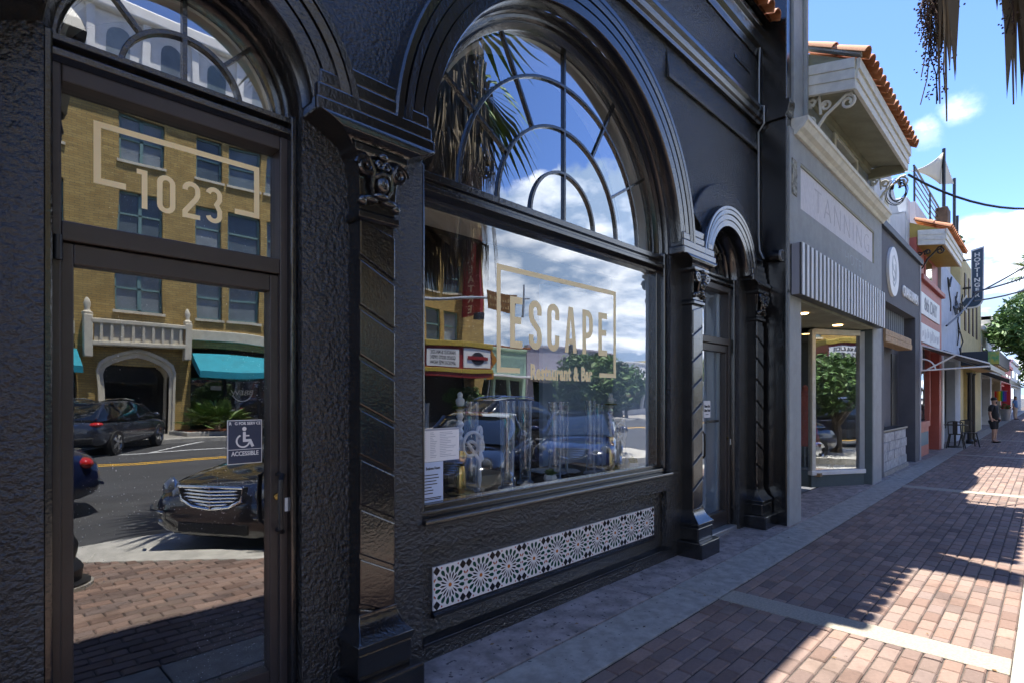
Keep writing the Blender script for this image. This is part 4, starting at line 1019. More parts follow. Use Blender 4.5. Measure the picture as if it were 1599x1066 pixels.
# retractable black awning on white frame
an = MB().prism([(-.32, 2.99), (-1.70, 2.47), (-1.72, 2.33), (-1.70, 2.32), (-1.68, 2.44), (-.32, 2.95)], 'x', 18.02, 21.9).build('awning', BLACK, RD)
for pts in ([(18.0, -.33, 2.34), (18.0, -1.68, 2.40)], [(18.0, -.33, 3.0), (18.0, -1.70, 2.47)], [(18.0, -.33, 2.32), (18.0, -.33, 3.0)], [(18.0, -.45, 2.36), (18.0, -1.05, 2.72)], [(18.0, -1.68, 2.40), (21.9, -1.68, 2.40)]):
    MB().tube(pts, .022, 6).build('frame_tube', WHITE, an)
MB().tube([(18.0, -.33-.3*sin(t_*.157), 2.34+.3*cos(t_*.157)) for t_ in range(11)], .02, 6).build('frame_tube', WHITE, an, smooth=True)

# ================================================================== BLUE-GREY BUILDING, OCHRE TAP HOUSE, REST OF THE BLOCK
WB = thing('pale_building', 'pale blue grey stucco building with loose cables between red shop and ochre tap house', 'building')
mb = MB(); mb.box(21.96, 27.2, -.30, .4, 2.9, 5.9); mb.box(21.96, 22.25, -.30, .4, -.02, 2.9); mb.box(25.6, 27.2, -.30, .4, -.02, 2.9); mb.box(22.2, 25.7, .0, .4, -.02, 2.9)
mb.build('wall', BLUEG, WB); box('lower_wall', (22.26, 24.4, -.12, .0, -.02, 2.88), PALE, WB)
box('post', (21.97, 22.22, -.34, -.30, -.02, 3.1), WHITE, WB)
for x in (24.6, 25.3): box('window', (x, x+.5, -.06, .02, .5, 2.6), CARGL, WB)
mb = MB().prism([(-.32, 3.15), (-1.6, 2.55), (-1.6, 2.40), (-.32, 3.0)], 'x', 22.3, 26.9).build('awning', BLACK, WB)
for x in (25.05, 26.2): MB().lathe([(.12, 0), (.12, .1), (.07, .16), (.06, 2.4), (.10, 2.5)], (x, -.75, 0), 12).build('iron_column', BLACK, WB, smooth=True)
rg2 = random.Random(5)
for k in range(7):
    x, z = 22.2+rg2.uniform(0, 4), 3.4+rg2.uniform(0, 1.8); pts = []
    for i in range(9): pts.append((x, -.33-rg2.uniform(0, .06), z)); x += rg2.uniform(-.45, .75); z += rg2.uniform(-.4, .4); x = min(max(x, 22), 27.1); z = min(max(z, 3.2), 5.7)
    MB().tube(pts, .022, 5).build('cable', BLACK, WB)
TB = thing('tap_house_building', 'tall ochre stucco tap house with dark vertical slots and rooftop terrace', 'building')
mb = MB(); mb.box(27.2, 36.0, -.30, .6, 3.3, 7.2); mb.box(27.2, 28.0, -.3, .6, -.02, 3.3); mb.box(33, 36.0, -.3, .6, -.02, 3.3); mb.box(28, 33, .1, .6, -.02, 3.3); mb.build('wall', YSTUC, TB)
for x in (28.5, 30.0, 31.6, 33.3): box('window_slot', (x, x+.55, -.33, -.29, 4.3, 6.6), mat('dark_brown', (.06, .03, .015), .6) if x == 28.5 else MATS['dark_brown'], TB)
cp = MB().box(27.3, 34.5, -1.42, -.3, 2.84, 3.36).build('canopy', mat('navy_canopy', (.015, .025, .04), .5), TB, bevel=.02)
box('canopy_soffit', (27.35, 34.4, -1.38, -.32, 2.80, 2.842), WOODL, cp); box('painted_end', (27.28, 27.31, -1.42, -1.1, 2.86, 3.34), mat('green_mural', (.05, .30, .12), .5, col2=(.5, .4, .05), vscale=6), cp)
for x in (29, 31, 33.5): box('door', (x, x+1.0, .05, .11, 0, 2.5), CARGL, TB)
# blade sign
HS = thing('arrow_blade_sign', 'navy arrow shaped blade sign with white letters hanging over the pavement', 'sign', (28.0, 0, 0))
ya, yb = -.56, -.93
arrow = [(ya, 7.35), (yb-.02, 7.44), (yb, 5.45)]+[(yb+.30-.30*cos(t_*pi/12), 5.45-.36*sin(t_*pi/12)) for t_ in range(1, 7)]+[(-.42, 5.09), (-.42, 4.93), (-.22, 5.28), (-.42, 5.62), (-.42, 5.45), (ya, 5.45)]
def off_poly(pp, s, c): return [(c[0]+(p[0]-c[0])*s[0], c[1]+(p[1]-c[1])*s[1]) for p in pp]
MB().prism(arrow, 'x', -.09, .09).build('sign_case', WHITE, HS)
MB().prism([(ya-.03, 7.29), (yb+.012, 7.38), (yb+.025, 5.47)]+[(yb+.30-.275*cos(t_*pi/12), 5.47-.34*sin(t_*pi/12)) for t_ in range(1, 7)]+[(-.445, 5.13), (-.445, 5.02), (-.265, 5.28), (-.445, 5.53), (-.445, 5.49), (ya-.03, 5.49)], 'x', -.097, .097).build('sign_face', NAVY, HS)
for i, ch in enumerate('HOPTINGER'):
    text(ch, 'letter', WHITE, HS, (-.10, (ya+yb)/2, 7.13-i*.196), .215, 1.15, .006, .003, facing='-x')
MB().tube([(0, ya, 7.0), (0, -.25, 7.0)], .03, 6).build('arm', BLACK, HS); MB().tube([(0, ya, 5.9), (0, -.25, 5.9)], .04, 6).build('arm', BLACK, HS)
# rooftop terrace things
RT = thing('roof_railing', 'black roof terrace railing with string lights above the red shop', 'railing', (0, 0, 0))
for z in (7.55, 7.75, 7.95, 8.15, 8.32): MB().tube([(19.5, .05, z), (25.4, .05, z)], .018 if z < 8.3 else .03, 5).build('rail', BLACK, RT)
for x in (19.6, 22.5, 25.4): MB().tube([(x, .05, 7.2), (x, .05, 8.34)], .03, 5).build('post', BLACK, RT)
box('deck_edge', (19.4, 27.2, .0, .5, 5.9, 7.25), PALE, RT)
for k, (x, y, z0, z1) in enumerate(((25.15, -.02, 7.2, 10.6), (28.4, .0, 7.2, 10.45), (29.9, .05, 7.2, 9.3))):
    o = MB().tube([(x, y, z0), (x, y, z1)], .055, 8).build('terrace_pole', BLACK); tag(o, ('tallest black pole holding the shade sail on the terrace', 'middle black pole of the roof terrace', 'shortest black pole at the far end of the terrace')[k], 'pole', 'terrace poles')
rows = []
cA, cB, cC = Vector((18.6, .3, 7.95)), Vector((25.1, 0, 10.45)), Vector((28.3, 0, 10.2)); cD = Vector((25.2, .1, 9.35))
for i in range(9):
    t_ = i/8; a = cA.lerp(cB, t_)+Vector((0, 0, -.5*t_*(1-t_)*1.6)); b = cA.lerp(cD, t_)+Vector((0, 0, .45*t_*(1-t_)*1.6)); rows.append([a.lerp(b, j/4) for j in range(5)])
ss = MB().loft(rows, False, False).build('shade_sail', SAIL, smooth=True); sm = ss.modifiers.new('s', 'SOLIDIFY'); sm.thickness = .012
MB().add([cB, cC, cD], [(0, 1, 2)]).build('sail_corner', SAIL, ss)
tag(ss, 'beige triangular shade sail stretched over the roof terrace', 'shade sail')
pt = thing('terrace_planter', 'brown planter box with a small green shrub at the terrace corner', 'planter', (24.6, -.08, 7.25))
box('box', (-.4, .4, -.15, .2, 0, 1.0), WICK, pt, bevel=.02); mb = MB(); leaves(mb, (2.9, 0, .35), (.9, .3, .35), 240, .12, random.Random(9)); mb.build('shrub', LEAF, pt, kind='stuff')
ch = MB().box(26.3, 28.3, -.2, .4, 7.2, 7.75).build('brick_parapet_end', mat('rubble', (.30, .22, .15), .9, bump=((12, 1., .06),), var=.5, vscale=6)); tag(ch, 'weathered brick parapet end under the terrace shrub', 'parapet')
# rest of the block
def far_shop(name, label, x0, x1, h, m, aw_m, aw_y):
    b = thing(name, label, 'building')
    mbx = MB(); mbx.box(x0, x1, -.28, 6, 2.7, h); mbx.box(x0, x0+.6, -.28, .4, -.02, 2.7); mbx.box(x1-.6, x1, -.28, .4, -.02, 2.7); mbx.box(x0+.5, x1-.5, .1, .4, -.02, 2.7); mbx.build('wall', m, b)
    box('cornice', (x0, x1, -.42, .2, h-.25, h), m, b, bevel=.03)
    for k in range(3):
        xw = x0+.9+k*(x1-x0-1.2)/3; box('shop_window', (xw, xw+(x1-x0)/4, .04, .11, .5, 2.5), CARGL, b)
        box('upper_window', (xw+.2, xw+.2+(x1-x0)/6, -.32, -.27, 3.4, h-1.0), CARGL, b)
    if aw_m: MB().prism([(-.29, 3.0), (aw_y, 2.5), (aw_y, 2.3), (-.29, 2.8)], 'x', x0+.3, x1-.3).build('awning', aw_m, b)
    return b
far_shop('corner_shop_building', 'low white shop with dark awning beyond the tap house', 36.05, 43, 5.2, PALE, BLACK, -1.35)
far_shop('cream_shop_building', 'cream two storey shop far down the pavement', 43.05, 52, 6.4, LIMEST, BLACK, -1.3)
rw = far_shop('crimson_shop_building', 'bright red shop front at the far end of the block', 52.05, 66, 4.2, mat('bright_red_wall', (.42, .02, .02), .6), None, 0)
far_shop('end_building', 'grey corner building at the very end of the street', 66.05, 90, 5.0, PALE, None, 0)
fl = thing('rainbow_flag', 'rainbow striped flag hanging under the far awnings', 'flag', (44.0, -.65, 1.38))
for i, c in enumerate(((.5, .01, .01), (.6, .18, .01), (.65, .5, .02), (.03, .3, .05), (.03, .08, .45), (.18, .03, .3))):
    box('flag_stripe', (-.015, .015, -.27+(5-i)*.09, -.27+(5-i)*.09+.089, .0, .60), mat('flag_%d' % i, c, .8), fl)
MB().tube([(0, -.32, .61), (0, .40, .63)], .018, 6).build('pole', STEEL, fl)
# service cables
def cable(pts, r, label):
    o = MB().tube(pts, r, 6).build('overhead_cable', BLACK, smooth=True); return tag(o, label, 'cable')
def sag(a, b, s, n=14): a, b = Vector(a), Vector(b); return [tuple(a.lerp(b, i/n)+Vector((0, 0, -s*4*(i/n)*(1-i/n)))) for i in range(n+1)]
cable(sag((11.8, -.98, 5.55), (16.0, -3.6, 5.75), .5), .02, 'thick black cable sagging from the grey shop eave across the sky')
cable(sag((24.5, -.9, 5.2), (34, -6, 9.5), .5), .03, 'upper black service cable rising over the street beside the arrow sign')
cable(sag((24.5, -.9, 4.9), (36, -6, 9.8), .8), .03, 'lower black service cable rising over the street beside the arrow sign')
cable(sag((22.3, -.4, 3.9), (27.8, -.7, 5.6), .1)+sag((27.8, -.7, 5.6), (36, -5, 10.2), .2), .03, 'black drop cable passing behind the arrow sign tip')
cl = thing('cable_coil', 'coil of black cable and connectors hung from the far corner of the grey eave', 'cable', (11.9, -.78, 5.32)); cl.scale = (.5, .5, .5)
rg3 = random.Random(8)
for k in range(5):
    ph = rg3.uniform(0, 6); rr_ = rg3.uniform(.26, .42)
    MB().tube([(.06*sin(3*a+ph), rr_*.8*cos(a+.3*k)-.05*k*.5, rr_*1.15*sin(a+.3*k)) for a in [2*pi*i/20 for i in range(20)]], .014, 5, closed=True).build('loop', BLACK, cl, smooth=True)
for y in (-.12, .1): MB().tube([(0, y, .12), (.02, y-.03, .32)], .045, 7).build('connector', BLACK, cl, smooth=True)
# ================================================================== ACROSS THE STREET (seen in the window glass)
SB = -22.5
OB = thing('yellow_brick_building', 'yellow brick office building with stone portal and white top storey reflected in the glass', 'building')
bays = [(-3.6, -2.3), (-.9, .5), (1.6, 2.9), (4.43, 5.93), (7.24, 8.30), (8.56, 9.80), (10.05, 11.2), (12.2, 13.3), (13.6, 14.8), (16.1, 17.2), (18.9, 20.0), (20.35, 21.6)]
rows_ = [(4.93, 6.75), (7.88, 9.62), (10.87, 12.60)]
X0b, X1b = -9.0, 23.4
holes = [(a, b, c, d) for a, b in bays for c, d in rows_]
shops = [(-8.5, 3.2, .0, 3.7), (7.05, 15.6, .0, 3.7), (16.2, 22.8, .0, 3.6), (4.02, 6.20, .0, 3.0)]
def grid_wall(x0, x1, z0, z1, holes, y, depth):
    xs = sorted({x0, x1}|{h[0] for h in holes}|{h[1] for h in holes}); zs = sorted({z0, z1}|{h[2] for h in holes}|{h[3] for h in holes})
    m = MB()
    def inh(x, z): return any(a < x < b and c < z < d for a, b, c, d in holes)
    for a, b in zip(xs[:-1], xs[1:]):
        for c, d in zip(zs[:-1], zs[1:]):
            if not inh((a+b)/2, (c+d)/2): m.add([(a, y, c), (b, y, c), (b, y, d), (a, y, d)], [(0, 1, 2, 3)])
    for a, b, c, d in holes:
        m.add([(a, y, c), (b, y, c), (b, y, d), (a, y, d), (a, y-depth, c), (b, y-depth, c), (b, y-depth, d), (a, y-depth, d)], [(0, 1, 5, 4), (1, 2, 6, 5), (2, 3, 7, 6), (3, 0, 4, 7)])
    m.add([(x1, y, z0), (x1, y, z1), (x1, y-8, z1), (x1, y-8, z0)], [(0, 1, 2, 3)]); m.add([(x0, y, z0), (x0, y, z1), (x0, y-8, z1), (x0, y-8, z0)], [(0, 1, 2, 3)]); m.add([(x0, y, z1), (x1, y, z1), (x1, y-8, z1), (x0, y-8, z1)], [(0, 1, 2, 3)])
    return m
grid_wall(X0b, X1b, -.02, 13.3, holes+shops, SB, .35).build('wall', YBRICK, OB, merge=True)
box('shop_interior', (X0b+.1, X1b-.1, SB-1.6, SB-1.5, 0, 4), DARK, OB)
wp = None
for a, b in bays:
    for c, d in rows_:
        dbl = b-a > 1.3
        w = MB().box(a, b, SB-.22, SB-.20, c, d).build('window', WINB, OB)
        for bx in ((a, a+.07, c, d), (b-.07, b, c, d), (a, b, d-.08, d), (a, b, c, c+.08), (a, b, (c+d)/2-.035, (c+d)/2+.035))+((((a+b)/2-.06, (a+b)/2+.06, c, d),) if dbl else ()):
            MB().box(bx[0], bx[1], SB-.20, SB-.13, bx[2], bx[3]).build('sash', WINF, w)
        box('sill', (a-.08, b+.08, SB-.1, SB+.07, c-.11, c), LIMEST, w)
box('belt_course', (X0b, 3.2, SB, SB+.12, 3.98, 4.40), LIMEST, OB, bevel=.03); box('belt_course', (6.95, X1b, SB, SB+.12, 3.98, 4.42), LIMEST, OB, bevel=.03)
box('top_band', (X0b, X1b+.05, SB-.1, SB+.25, 13.3, 13.7), WTERRA, OB, bevel=.05)
arch_x = [x for x in [-6+i*1.75 for i in range(17)]]
box('top_storey', (X0b, X1b, SB-6, SB+.02, 13.7, 16.6), WTERRA, OB)
for x in arch_x:
    MB().prism([(x-.38, 14.1), (x+.38, 14.1)]+[(x+.38*cos(pi*i/8), 15.35+.38*sin(pi*i/8)) for i in range(9)], 'y', SB+.015, SB+.03).build('arched_window', WINB, OB)
    box('pilaster_strip', (x+.72, x+1.0, SB+.01, SB+.16, 13.7, 16.2), WTERRA, OB, bevel=.03)
box('parapet', (X0b, X1b+.1, SB-.4, SB+.35, 16.2, 16.75), WTERRA, OB, bevel=.08)
# stone portal
PT = MB()
prt = thing  # alias unused
def portal():
    ox = [(3.95, .0), (3.95, 2.55)]; inn = [(4.02, 0), (4.02, 2.6), (4.12, 2.85), (4.35, 3.03), (4.75, 3.2), (5.1, 3.28), (5.45, 3.2), (5.85, 3.03), (6.08, 2.85), (6.2, 2.6), (6.2, 0)]
    outp = [(3.80, 0), (3.80, 2.75), (3.92, 3.05), (4.2, 3.26), (4.68, 3.45), (5.1, 3.57), (5.52, 3.45), (6.0, 3.26), (6.3, 3.05), (6.42, 2.75), (6.42, 0)]
    m = MB(); rings = []
    for (xi, zi), (xo, zo) in zip(inn, outp):
        rings.append([(xi, SB-.9, zi), (xi, SB+.05, zi), ((xi+xo)/2, SB+.08, (zi+zo)/2), ((xi*.4+xo*.6), SB+.16, (zi*.4+zo*.6)), (xo, SB+.18, zo), (xo, SB-.02, zo)])
    m.loft(rings, True, False)
    p = m.build('portal', LIMEST, OB, smooth=False)
    # spandrel infill
    MB().prism([(4.0, 2.9), (4.3, 3.2), (5.1, 3.5), (5.9, 3.2), (6.22, 2.9), (6.5, 2.9), (6.5, 3.62), (3.75, 3.62), (3.75, 2.9)], 'y', SB-.3, SB+.03).build('spandrel', YBRICK, p)
    box('balcony_floor', (3.66, 6.68, SB, SB+.42, 3.62, 3.78), LIMEST, p, bevel=.03)
    box('balcony_back', (3.75, 6.6, SB+.25, SB+.31, 3.78, 4.38), LIMEST, p)
    box('balcony_rail', (3.62, 6.72, SB+.16, SB+.42, 4.36, 4.52), LIMEST, p, bevel=.03)
    rib = box('baluster', (-.05, .05, 0, .10, 0, .62), LIMEST, p, bevel=.02); rib.location = (3.95, SB+.30, 3.76)
    for i in range(1, 9): inst(rib, 'baluster', p, (3.95+i*.315, SB+.30, 3.76))
    for x in (3.56, 6.80):
        box('buttress', (x-.14, x+.14, SB, SB+.42, 3.2, 4.62), LIMEST, p, bevel=.03)
        MB().lathe([(.17, 4.60), (.18, 4.70), (.10, 4.76), (.08, 4.85), (.12, 5.0), (.08, 5.16), (.03, 5.24)], (x, SB+.2, 0), 10).build('finial', LIMEST, p, smooth=True)
portal()
box('portal_door', (4.0, 6.25, SB-1.0, SB-.95, 0, 3.3), CARGL, OB)
# teal awnings and shopfronts
for k, (a, b) in enumerate(((-6.5, 3.25), (7.06, 14.0))):
    aw_ = MB().prism([(SB, 3.48), (SB+1.25, 2.80), (SB+1.25, 2.55), (SB+1.22, 2.55), (SB, 3.2)], 'x', a, b).build('awning', TEALF, OB)
    box('shop_glass', (a, b, SB-.3, SB-.28, .3, 2.6), GLASSC, OB)
text('BREW', 'lettering', WHITE, OB, (9.15, SB-.26, 1.95), .34, 1., .004, .004, facing='+y')
m = MB(); stroke(m, arcp(9.15, 2.0, .42, .5, 200, 340, 10), .05, SB-.27, SB-.26); m.build('emblem_arc', WHITE, OB)
box('shop_sign', (7.9, 8.3, SB-.275, SB-.26, 2.05, 2.25), GREYINK, OB)
box('door_leaf', (8.6, 9.7, SB-.34, SB-.305, 0, 2.5), BLACK, OB)
for x in (8.45, 9.85, 11.5, 13.0): box('shop_mullion', (x-.05, x+.05, SB-.3, SB-.2, 0, 2.7), BLACK, OB)
# cinema marquee + blade sign
MQ = thing('cinema_marquee', 'cinema marquee with black film titles on white boards reflected in the window', 'marquee', (0, 0, 0))
box('canopy_core', (16.7, 21.2, SB, -19.55, 2.98, 4.32), CRIM, MQ)
box('title_board', (16.75, 19.15, -19.56, -19.50, 3.25, 4.15), WHITE, MQ); box('logo_board', (19.45, 21.1, -19.56, -19.50, 3.25, 4.25), WHITE, MQ)
box('top_trim', (16.6, 21.3, SB, -19.45, 4.30, 4.58), mat('marquee_trim', (.42, .30, .05), .5, var=.3, vscale=15), MQ, bevel=.03); box('bulb_band', (16.6, 21.3, -19.62, -19.46, 2.96, 3.18), MATS['marquee_trim'], MQ, bevel=.02); box('under_band', (16.65, 21.25, -19.7, -19.5, 2.72, 2.97), CRIM, MQ, bevel=.03)
for i, t_ in enumerate(('HAROLD & MAUDE', 'GOOD BOYS OPEN', 'APOCALYPSE NOW')): text(t_, 'lettering', INK, MQ, (17.95, -19.497, 3.97-i*.27), .27, .82, .004, .004, facing='+y')
MB().lathe([(.01, 0), (.33, 0), (.33, .02), (.01, .02)], (20.27, -19.50, 3.75), 20, 'y').build('logo_disc', INK, MQ); box('logo_band', (19.7, 20.85, -19.475, -19.455, 3.68, 3.86), CRIM, MQ)
BS = thing('cinema_blade_sign', 'tall dark red vertical cinema sign on the brick building corner', 'sign', (21.9, 0, 0))
box('case', (-.12, .12, SB, SB+1.45, 6.5, 11.0), CRIM, BS, bevel=.03)
for i, ch_ in enumerate('THEATRE'): text(ch_, 'letter', mat('sign_cream', (.6, .5, .35), .6) if i == 0 else MATS['sign_cream'], BS, (-.125, SB+.72, 10.5-i*.61), .62, 1.2, .01, .01, facing='-x')
# low buildings to the right
def low_building(name, label, x0, x1, y, h, m, extra=None):
    b = thing(name, label, 'building')
    wn = [(x0+.8+i*(x1-x0-1)/3, x0+.6+(i+1)*(x1-x0-1)/3, .5, 2.8) for i in range(3)]
    grid_wall(x0, x1, -.02, h, wn, y, .3).build('wall', m, b, merge=True)
    for a, c, z0, z1 in wn: box('shop_window', (a, c, y-.28, y-.25, z0, z1), CARGL, b)
    box('coping', (x0-.05, x1+.05, y-.3, y+.08, h, h+.18), m, b, bevel=.03)
    box('canopy', (x0+.2, x1-.2, y, y+.9, 3.0, 3.15), WHITE, b, bevel=.02)
    return b
gb = low_building('mint_shop_building', 'low mint green shop with tile coping beyond the cinema', 23.5, 29.2, -24, 4.85, MINT)
tsm = inst(tsrc, 'coping_tile', gb, (23.7, -23.85, 5.02), (0, 0, pi))
for i in range(1, 24): inst(tsrc, 'coping_tile', gb, (23.7+i*.235, -23.85, 5.02), (0, 0, pi))
lb = low_building('lilac_shop_building', 'low lilac grey shop with a dark sign beside the mint shop', 29.3, 40.5, -24, 5.2, LILAC)
box('sign_board', (33.2, 38.5, -23.98, -23.9, 3.6, 4.6), BLACK, lb); text('LFCING', 'lettering', WHITE, lb, (35.8, -23.895, 4.1), .7, 1., .005, .005, facing='+y')
low_building('tan_shop_building', 'low tan shop left of the yellow brick building', -30, -9.1, -22.6, 5.0, LIMEST)
far_shop('neighbour_building', 'pale shop adjoining the left end of the black restaurant', -16, -3.25, 6.0, PALE, BLACK, -1.3)
low_building('white_shop_building', 'low white shop far down the opposite pavement', 40.6, 54, -24, 4.6, PALE)
low_building('ochre_shop_building', 'low ochre shop at the far end of the opposite pavement', 54.1, 75, -24, 5.6, YSTUC)

# ================================================================== STREET FURNITURE
def lamp_post(loc, label):
    t = thing('street_lamp', label, 'street lamp', loc, 0, 'black street lamps')
    MB().lathe([(.27, -.02), (.27, .05), (.20, .06), (.215, .16), (.19, .20), (.15, .24), (.165, .30), (.17, .36), (.14, .42), (.12, .46), (.13, .56), (.105, .62), (.085, .7), (.075, 1.0), (.06, 1.05), (.055, 3.9), (.08, 3.95), (.06, 4.05), (.10, 4.12)], n=18).build('post', BLACK, t, smooth=True)
    MB().lathe([(.29, -.01), (.29, .03)], n=20).build('footing', CONC, t)
    MB().loft([[(sx*r, sy*r, z) for sx, sy in ((-1, -1), (1, -1), (1, 1), (-1, 1))] for r, z in ((.09, 4.10), (.155, 4.62), (.165, 4.74))]).build('lantern', mat('lantern_glass', (.20, .19, .15), .15, coat=.5) if 'lantern_glass' not in MATS else MATS['lantern_glass'], t)
    MB().loft([[(sx*r, sy*r, z) for sx, sy in ((-1, -1), (1, -1), (1, 1), (-1, 1))] for r, z in ((.19, 4.72), (.20, 4.80), (.17, 4.90), (.10, 5.02), (.07, 5.05), (.06, 5.16), (.10, 5.24), (.06, 5.34), (.015, 5.5))]).build('lantern_cap', BLACK, t, bevel=.01)
    return t
lamp_post((.625, -3.06, 0), 'near street lamp whose fluted base and lantern show in the left door reflection')
lp2 = lamp_post((29.5, -20.2, 0), 'street lamp on the opposite pavement before the lilac shop')
mp = thing('traffic_mast', 'grey signal mast arm carrying a brown street name board over the road', 'signal mast', (11.6, -15.2, RZ))
MB().lathe([(.16, 0), (.14, .3), (.11, 6.2)], n=12).build('pole', STEEL, mp, smooth=True)
MB().tube([(0, 0, 5.4), (3, 0, 5.95), (8.2, 0, 6.55)], [.09, .07, .04], 8).build('arm', STEEL, mp, smooth=True)
box('name_board', (5.3, 7.25, .06, .10, 5.72, 6.62), BROWNS, mp); _tan = mat('sign_tan', (.45, .33, .15), .6); _rn = random.Random(2)
for _z in (6.32, 5.98):
    for _k in range(9): box('worn_stroke', (5.45+_k*.19, 5.45+_k*.19+_rn.uniform(.04, .12), .10, .106, _z-.1, _z+_rn.uniform(-.02, .1)), _tan, mp)
MB().tube([(7.8, 0, 5.6), (7.8, 0, 7.2)], .05, 6).build('bracket', STEEL, mp)
s = MB().box(4.7, 5.05, -.12, .12, 5.2, 5.5).build('signal_head', BLACK, mp, bevel=.03)
ps = thing('pedestrian_sign', 'orange diamond pedestrian sign on a post before the mint shop', 'sign', (22.1, -20.6, 0))
MB().tube([(0, 0, 0), (0, 0, 4.6)], .035, 8).build('post', STEEL, ps)
MB().prism([(0, 3.2), (.62, 3.85), (0, 4.5), (-.62, 3.85)], 'y', .04, .06).build('diamond', ORNG, ps); box('arrow_plate', (-.3, .3, .04, .06, 2.65, 3.1), ORNG, ps)
m = MB(); stroke(m, [(0, 4.12), (.02, 3.85), (-.12, 3.5)], .10, .062, .066); stroke(m, [(.02, 3.85), (.14, 3.5)], .08, .0625, .0665); stroke(m, [(-.16, 3.85), (0, 4.05), (.16, 3.88)], .06, .063, .067); m.build('walker', INK, ps)

# ================================================================== VEHICLES
def wheel(parent, x, y, r=.34, w=.22, side=1):
    tw = MB().lathe([(r*.62, -w/2), (r*.95, -w/2), (r, -w/2+.03), (r, w/2-.03), (r*.95, w/2), (r*.62, w/2)], (x, y, r), 24, 'y', cap=True).build('wheel', TYRE, parent, smooth=True)
    MB().lathe([(r*.66, -.015), (r*.62, .0), (r*.5, -.03), (r*.5, -.06)], (x, y+side*(w/2+.005), r), 20, 'y', cap=False).build('rim', CHROME, tw, smooth=True)
    m = MB()
    for i in range(5):
        a = 2*pi*i/5; d = Vector((cos(a), sin(a))); n_ = Vector((-d.y, d.x))
        q = [d*.03+n_*.035, d*r*.6+n_*.05, d*r*.6-n_*.05, d*.03-n_*.035]
        m.prism([(x+p.x, r+p.y) for p in q], 'y', y+side*(w/2-.02), y+side*(w/2+.012))
    m.lathe([(.06, -.02), (.06, .02)], (x, y+side*(w/2-.005), r), 10, 'y')
    m.build('spokes', CHROME, tw)
def car(name, label, loc, heading, paint, spec, group=None):
    """spec: stations (x, halfwidth, z_bottom, z_belt) and greenhouse ((x, z_roof, half width at roof) ...)"""
    t = thing(name, label, 'car', loc, heading, group)
    rings = []
    for x, hw, zb, zt in spec['body']:
        pts = [(0, zt+.03), (hw*.55, zt+.02), (hw*.86, zt-.02), (hw*.97, zt-.12), (hw, (zt+zb)/2+.05), (hw*.985, zb+.14), (hw*.90, zb+.02), (hw*.5, zb), (0, zb)]
        rings.append([(x, y, z) for y, z in pts]+[(x, -y, z) for y, z in pts[-2:0:-1]])
    MB().loft(rings).build('body', paint, t, smooth=True, sub=1)
    gl_, rf_ = [], []
    for x, zb, hb, zr, hr in spec['cabin']:
        gl_.append([(x, hb, zb), (x, hb*.97, zb+(zr-zb)*.35), (x, hr, zr-.04), (x, hr*.8, zr), (x, -hr*.8, zr), (x, -hr, zr-.04), (x, -hb*.97, zb+(zr-zb)*.35), (x, -hb, zb)])
    MB().loft(gl_).build('glasshouse', CARGL, t, smooth=True)
    cab = spec['cabin'][1:-1]
    rr_ = [[(x, hr+.015, zr-.055), (x, hr*.93, zr+.006), (x, hr*.6, zr+.022), (x, -hr*.6, zr+.022), (x, -hr*.93, zr+.006), (x, -hr-.015, zr-.055), (x, -hr*.9, zr-.06), (x, hr*.9, zr-.06)] for x, zb, hb, zr, hr in cab]
    MB().loft(rr_).build('roof', paint, t, smooth=True)
    for s_ in (1, -1):
        for pil in spec['pillars']:
            MB().tube([(x, s_*y, z) for x, y, z in pil], .035, 6).build('pillar', paint, t, smooth=True)
        for x in spec['wheels']: 
            MB().lathe([(.40, -.02), (.36, .02)], (x, s_*(spec['hw']-.06), .34), 24, 'y').build('wheel_well', TYRE, t)
            wheel(t, x, s_*(spec['hw']-.10), spec.get('wr', .335), .22, s_)
        mx_, mz_ = spec['mirror']
        MB().ell((mx_, s_*(spec['hw']+.10), mz_), .07, .12, .075).build('mirror', paint, t, smooth=True)
        MB().tube([(mx_+.02, s_*(spec['hw']-.10), mz_-.05), (mx_, s_*(spec['hw']+.06), mz_-.02)], .025, 6).build('mirror_arm', paint, t)
    return t
SEDAN = dict(hw=.91, wheels=(1.42, -1.42), mirror=(.72, 1.02), wr=.325,
    body=[(2.37, .55, .30, .52), (2.36, .66, .22, .60), (2.22, .82, .19, .70), (1.9, .89, .18, .78), (1.3, .91, .18, .86), (.85, .91, .18, .92), (0, .91, .18, .93), (-1.0, .91, .18, .95), (-1.7, .89, .2, .96), (-2.2, .82, .24, .92), (-2.38, .70, .34, .80), (-2.40, .62, .40, .66)],
    cabin=[(1.12, .90, .80, .93, .78), (.30, .90, .86, 1.38, .62), (-.2, .9, .87, 1.44, .60), (-.9, .9, .86, 1.40, .60), (-1.85, .93, .78, .99, .70)],
    pillars=([(1.10, .80, .92), (.32, .63, 1.37)], [(-.9, .61, 1.38), (-1.8, .74, .98)], [(-.25, .885, .92), (-.3, .63, 1.40)]))
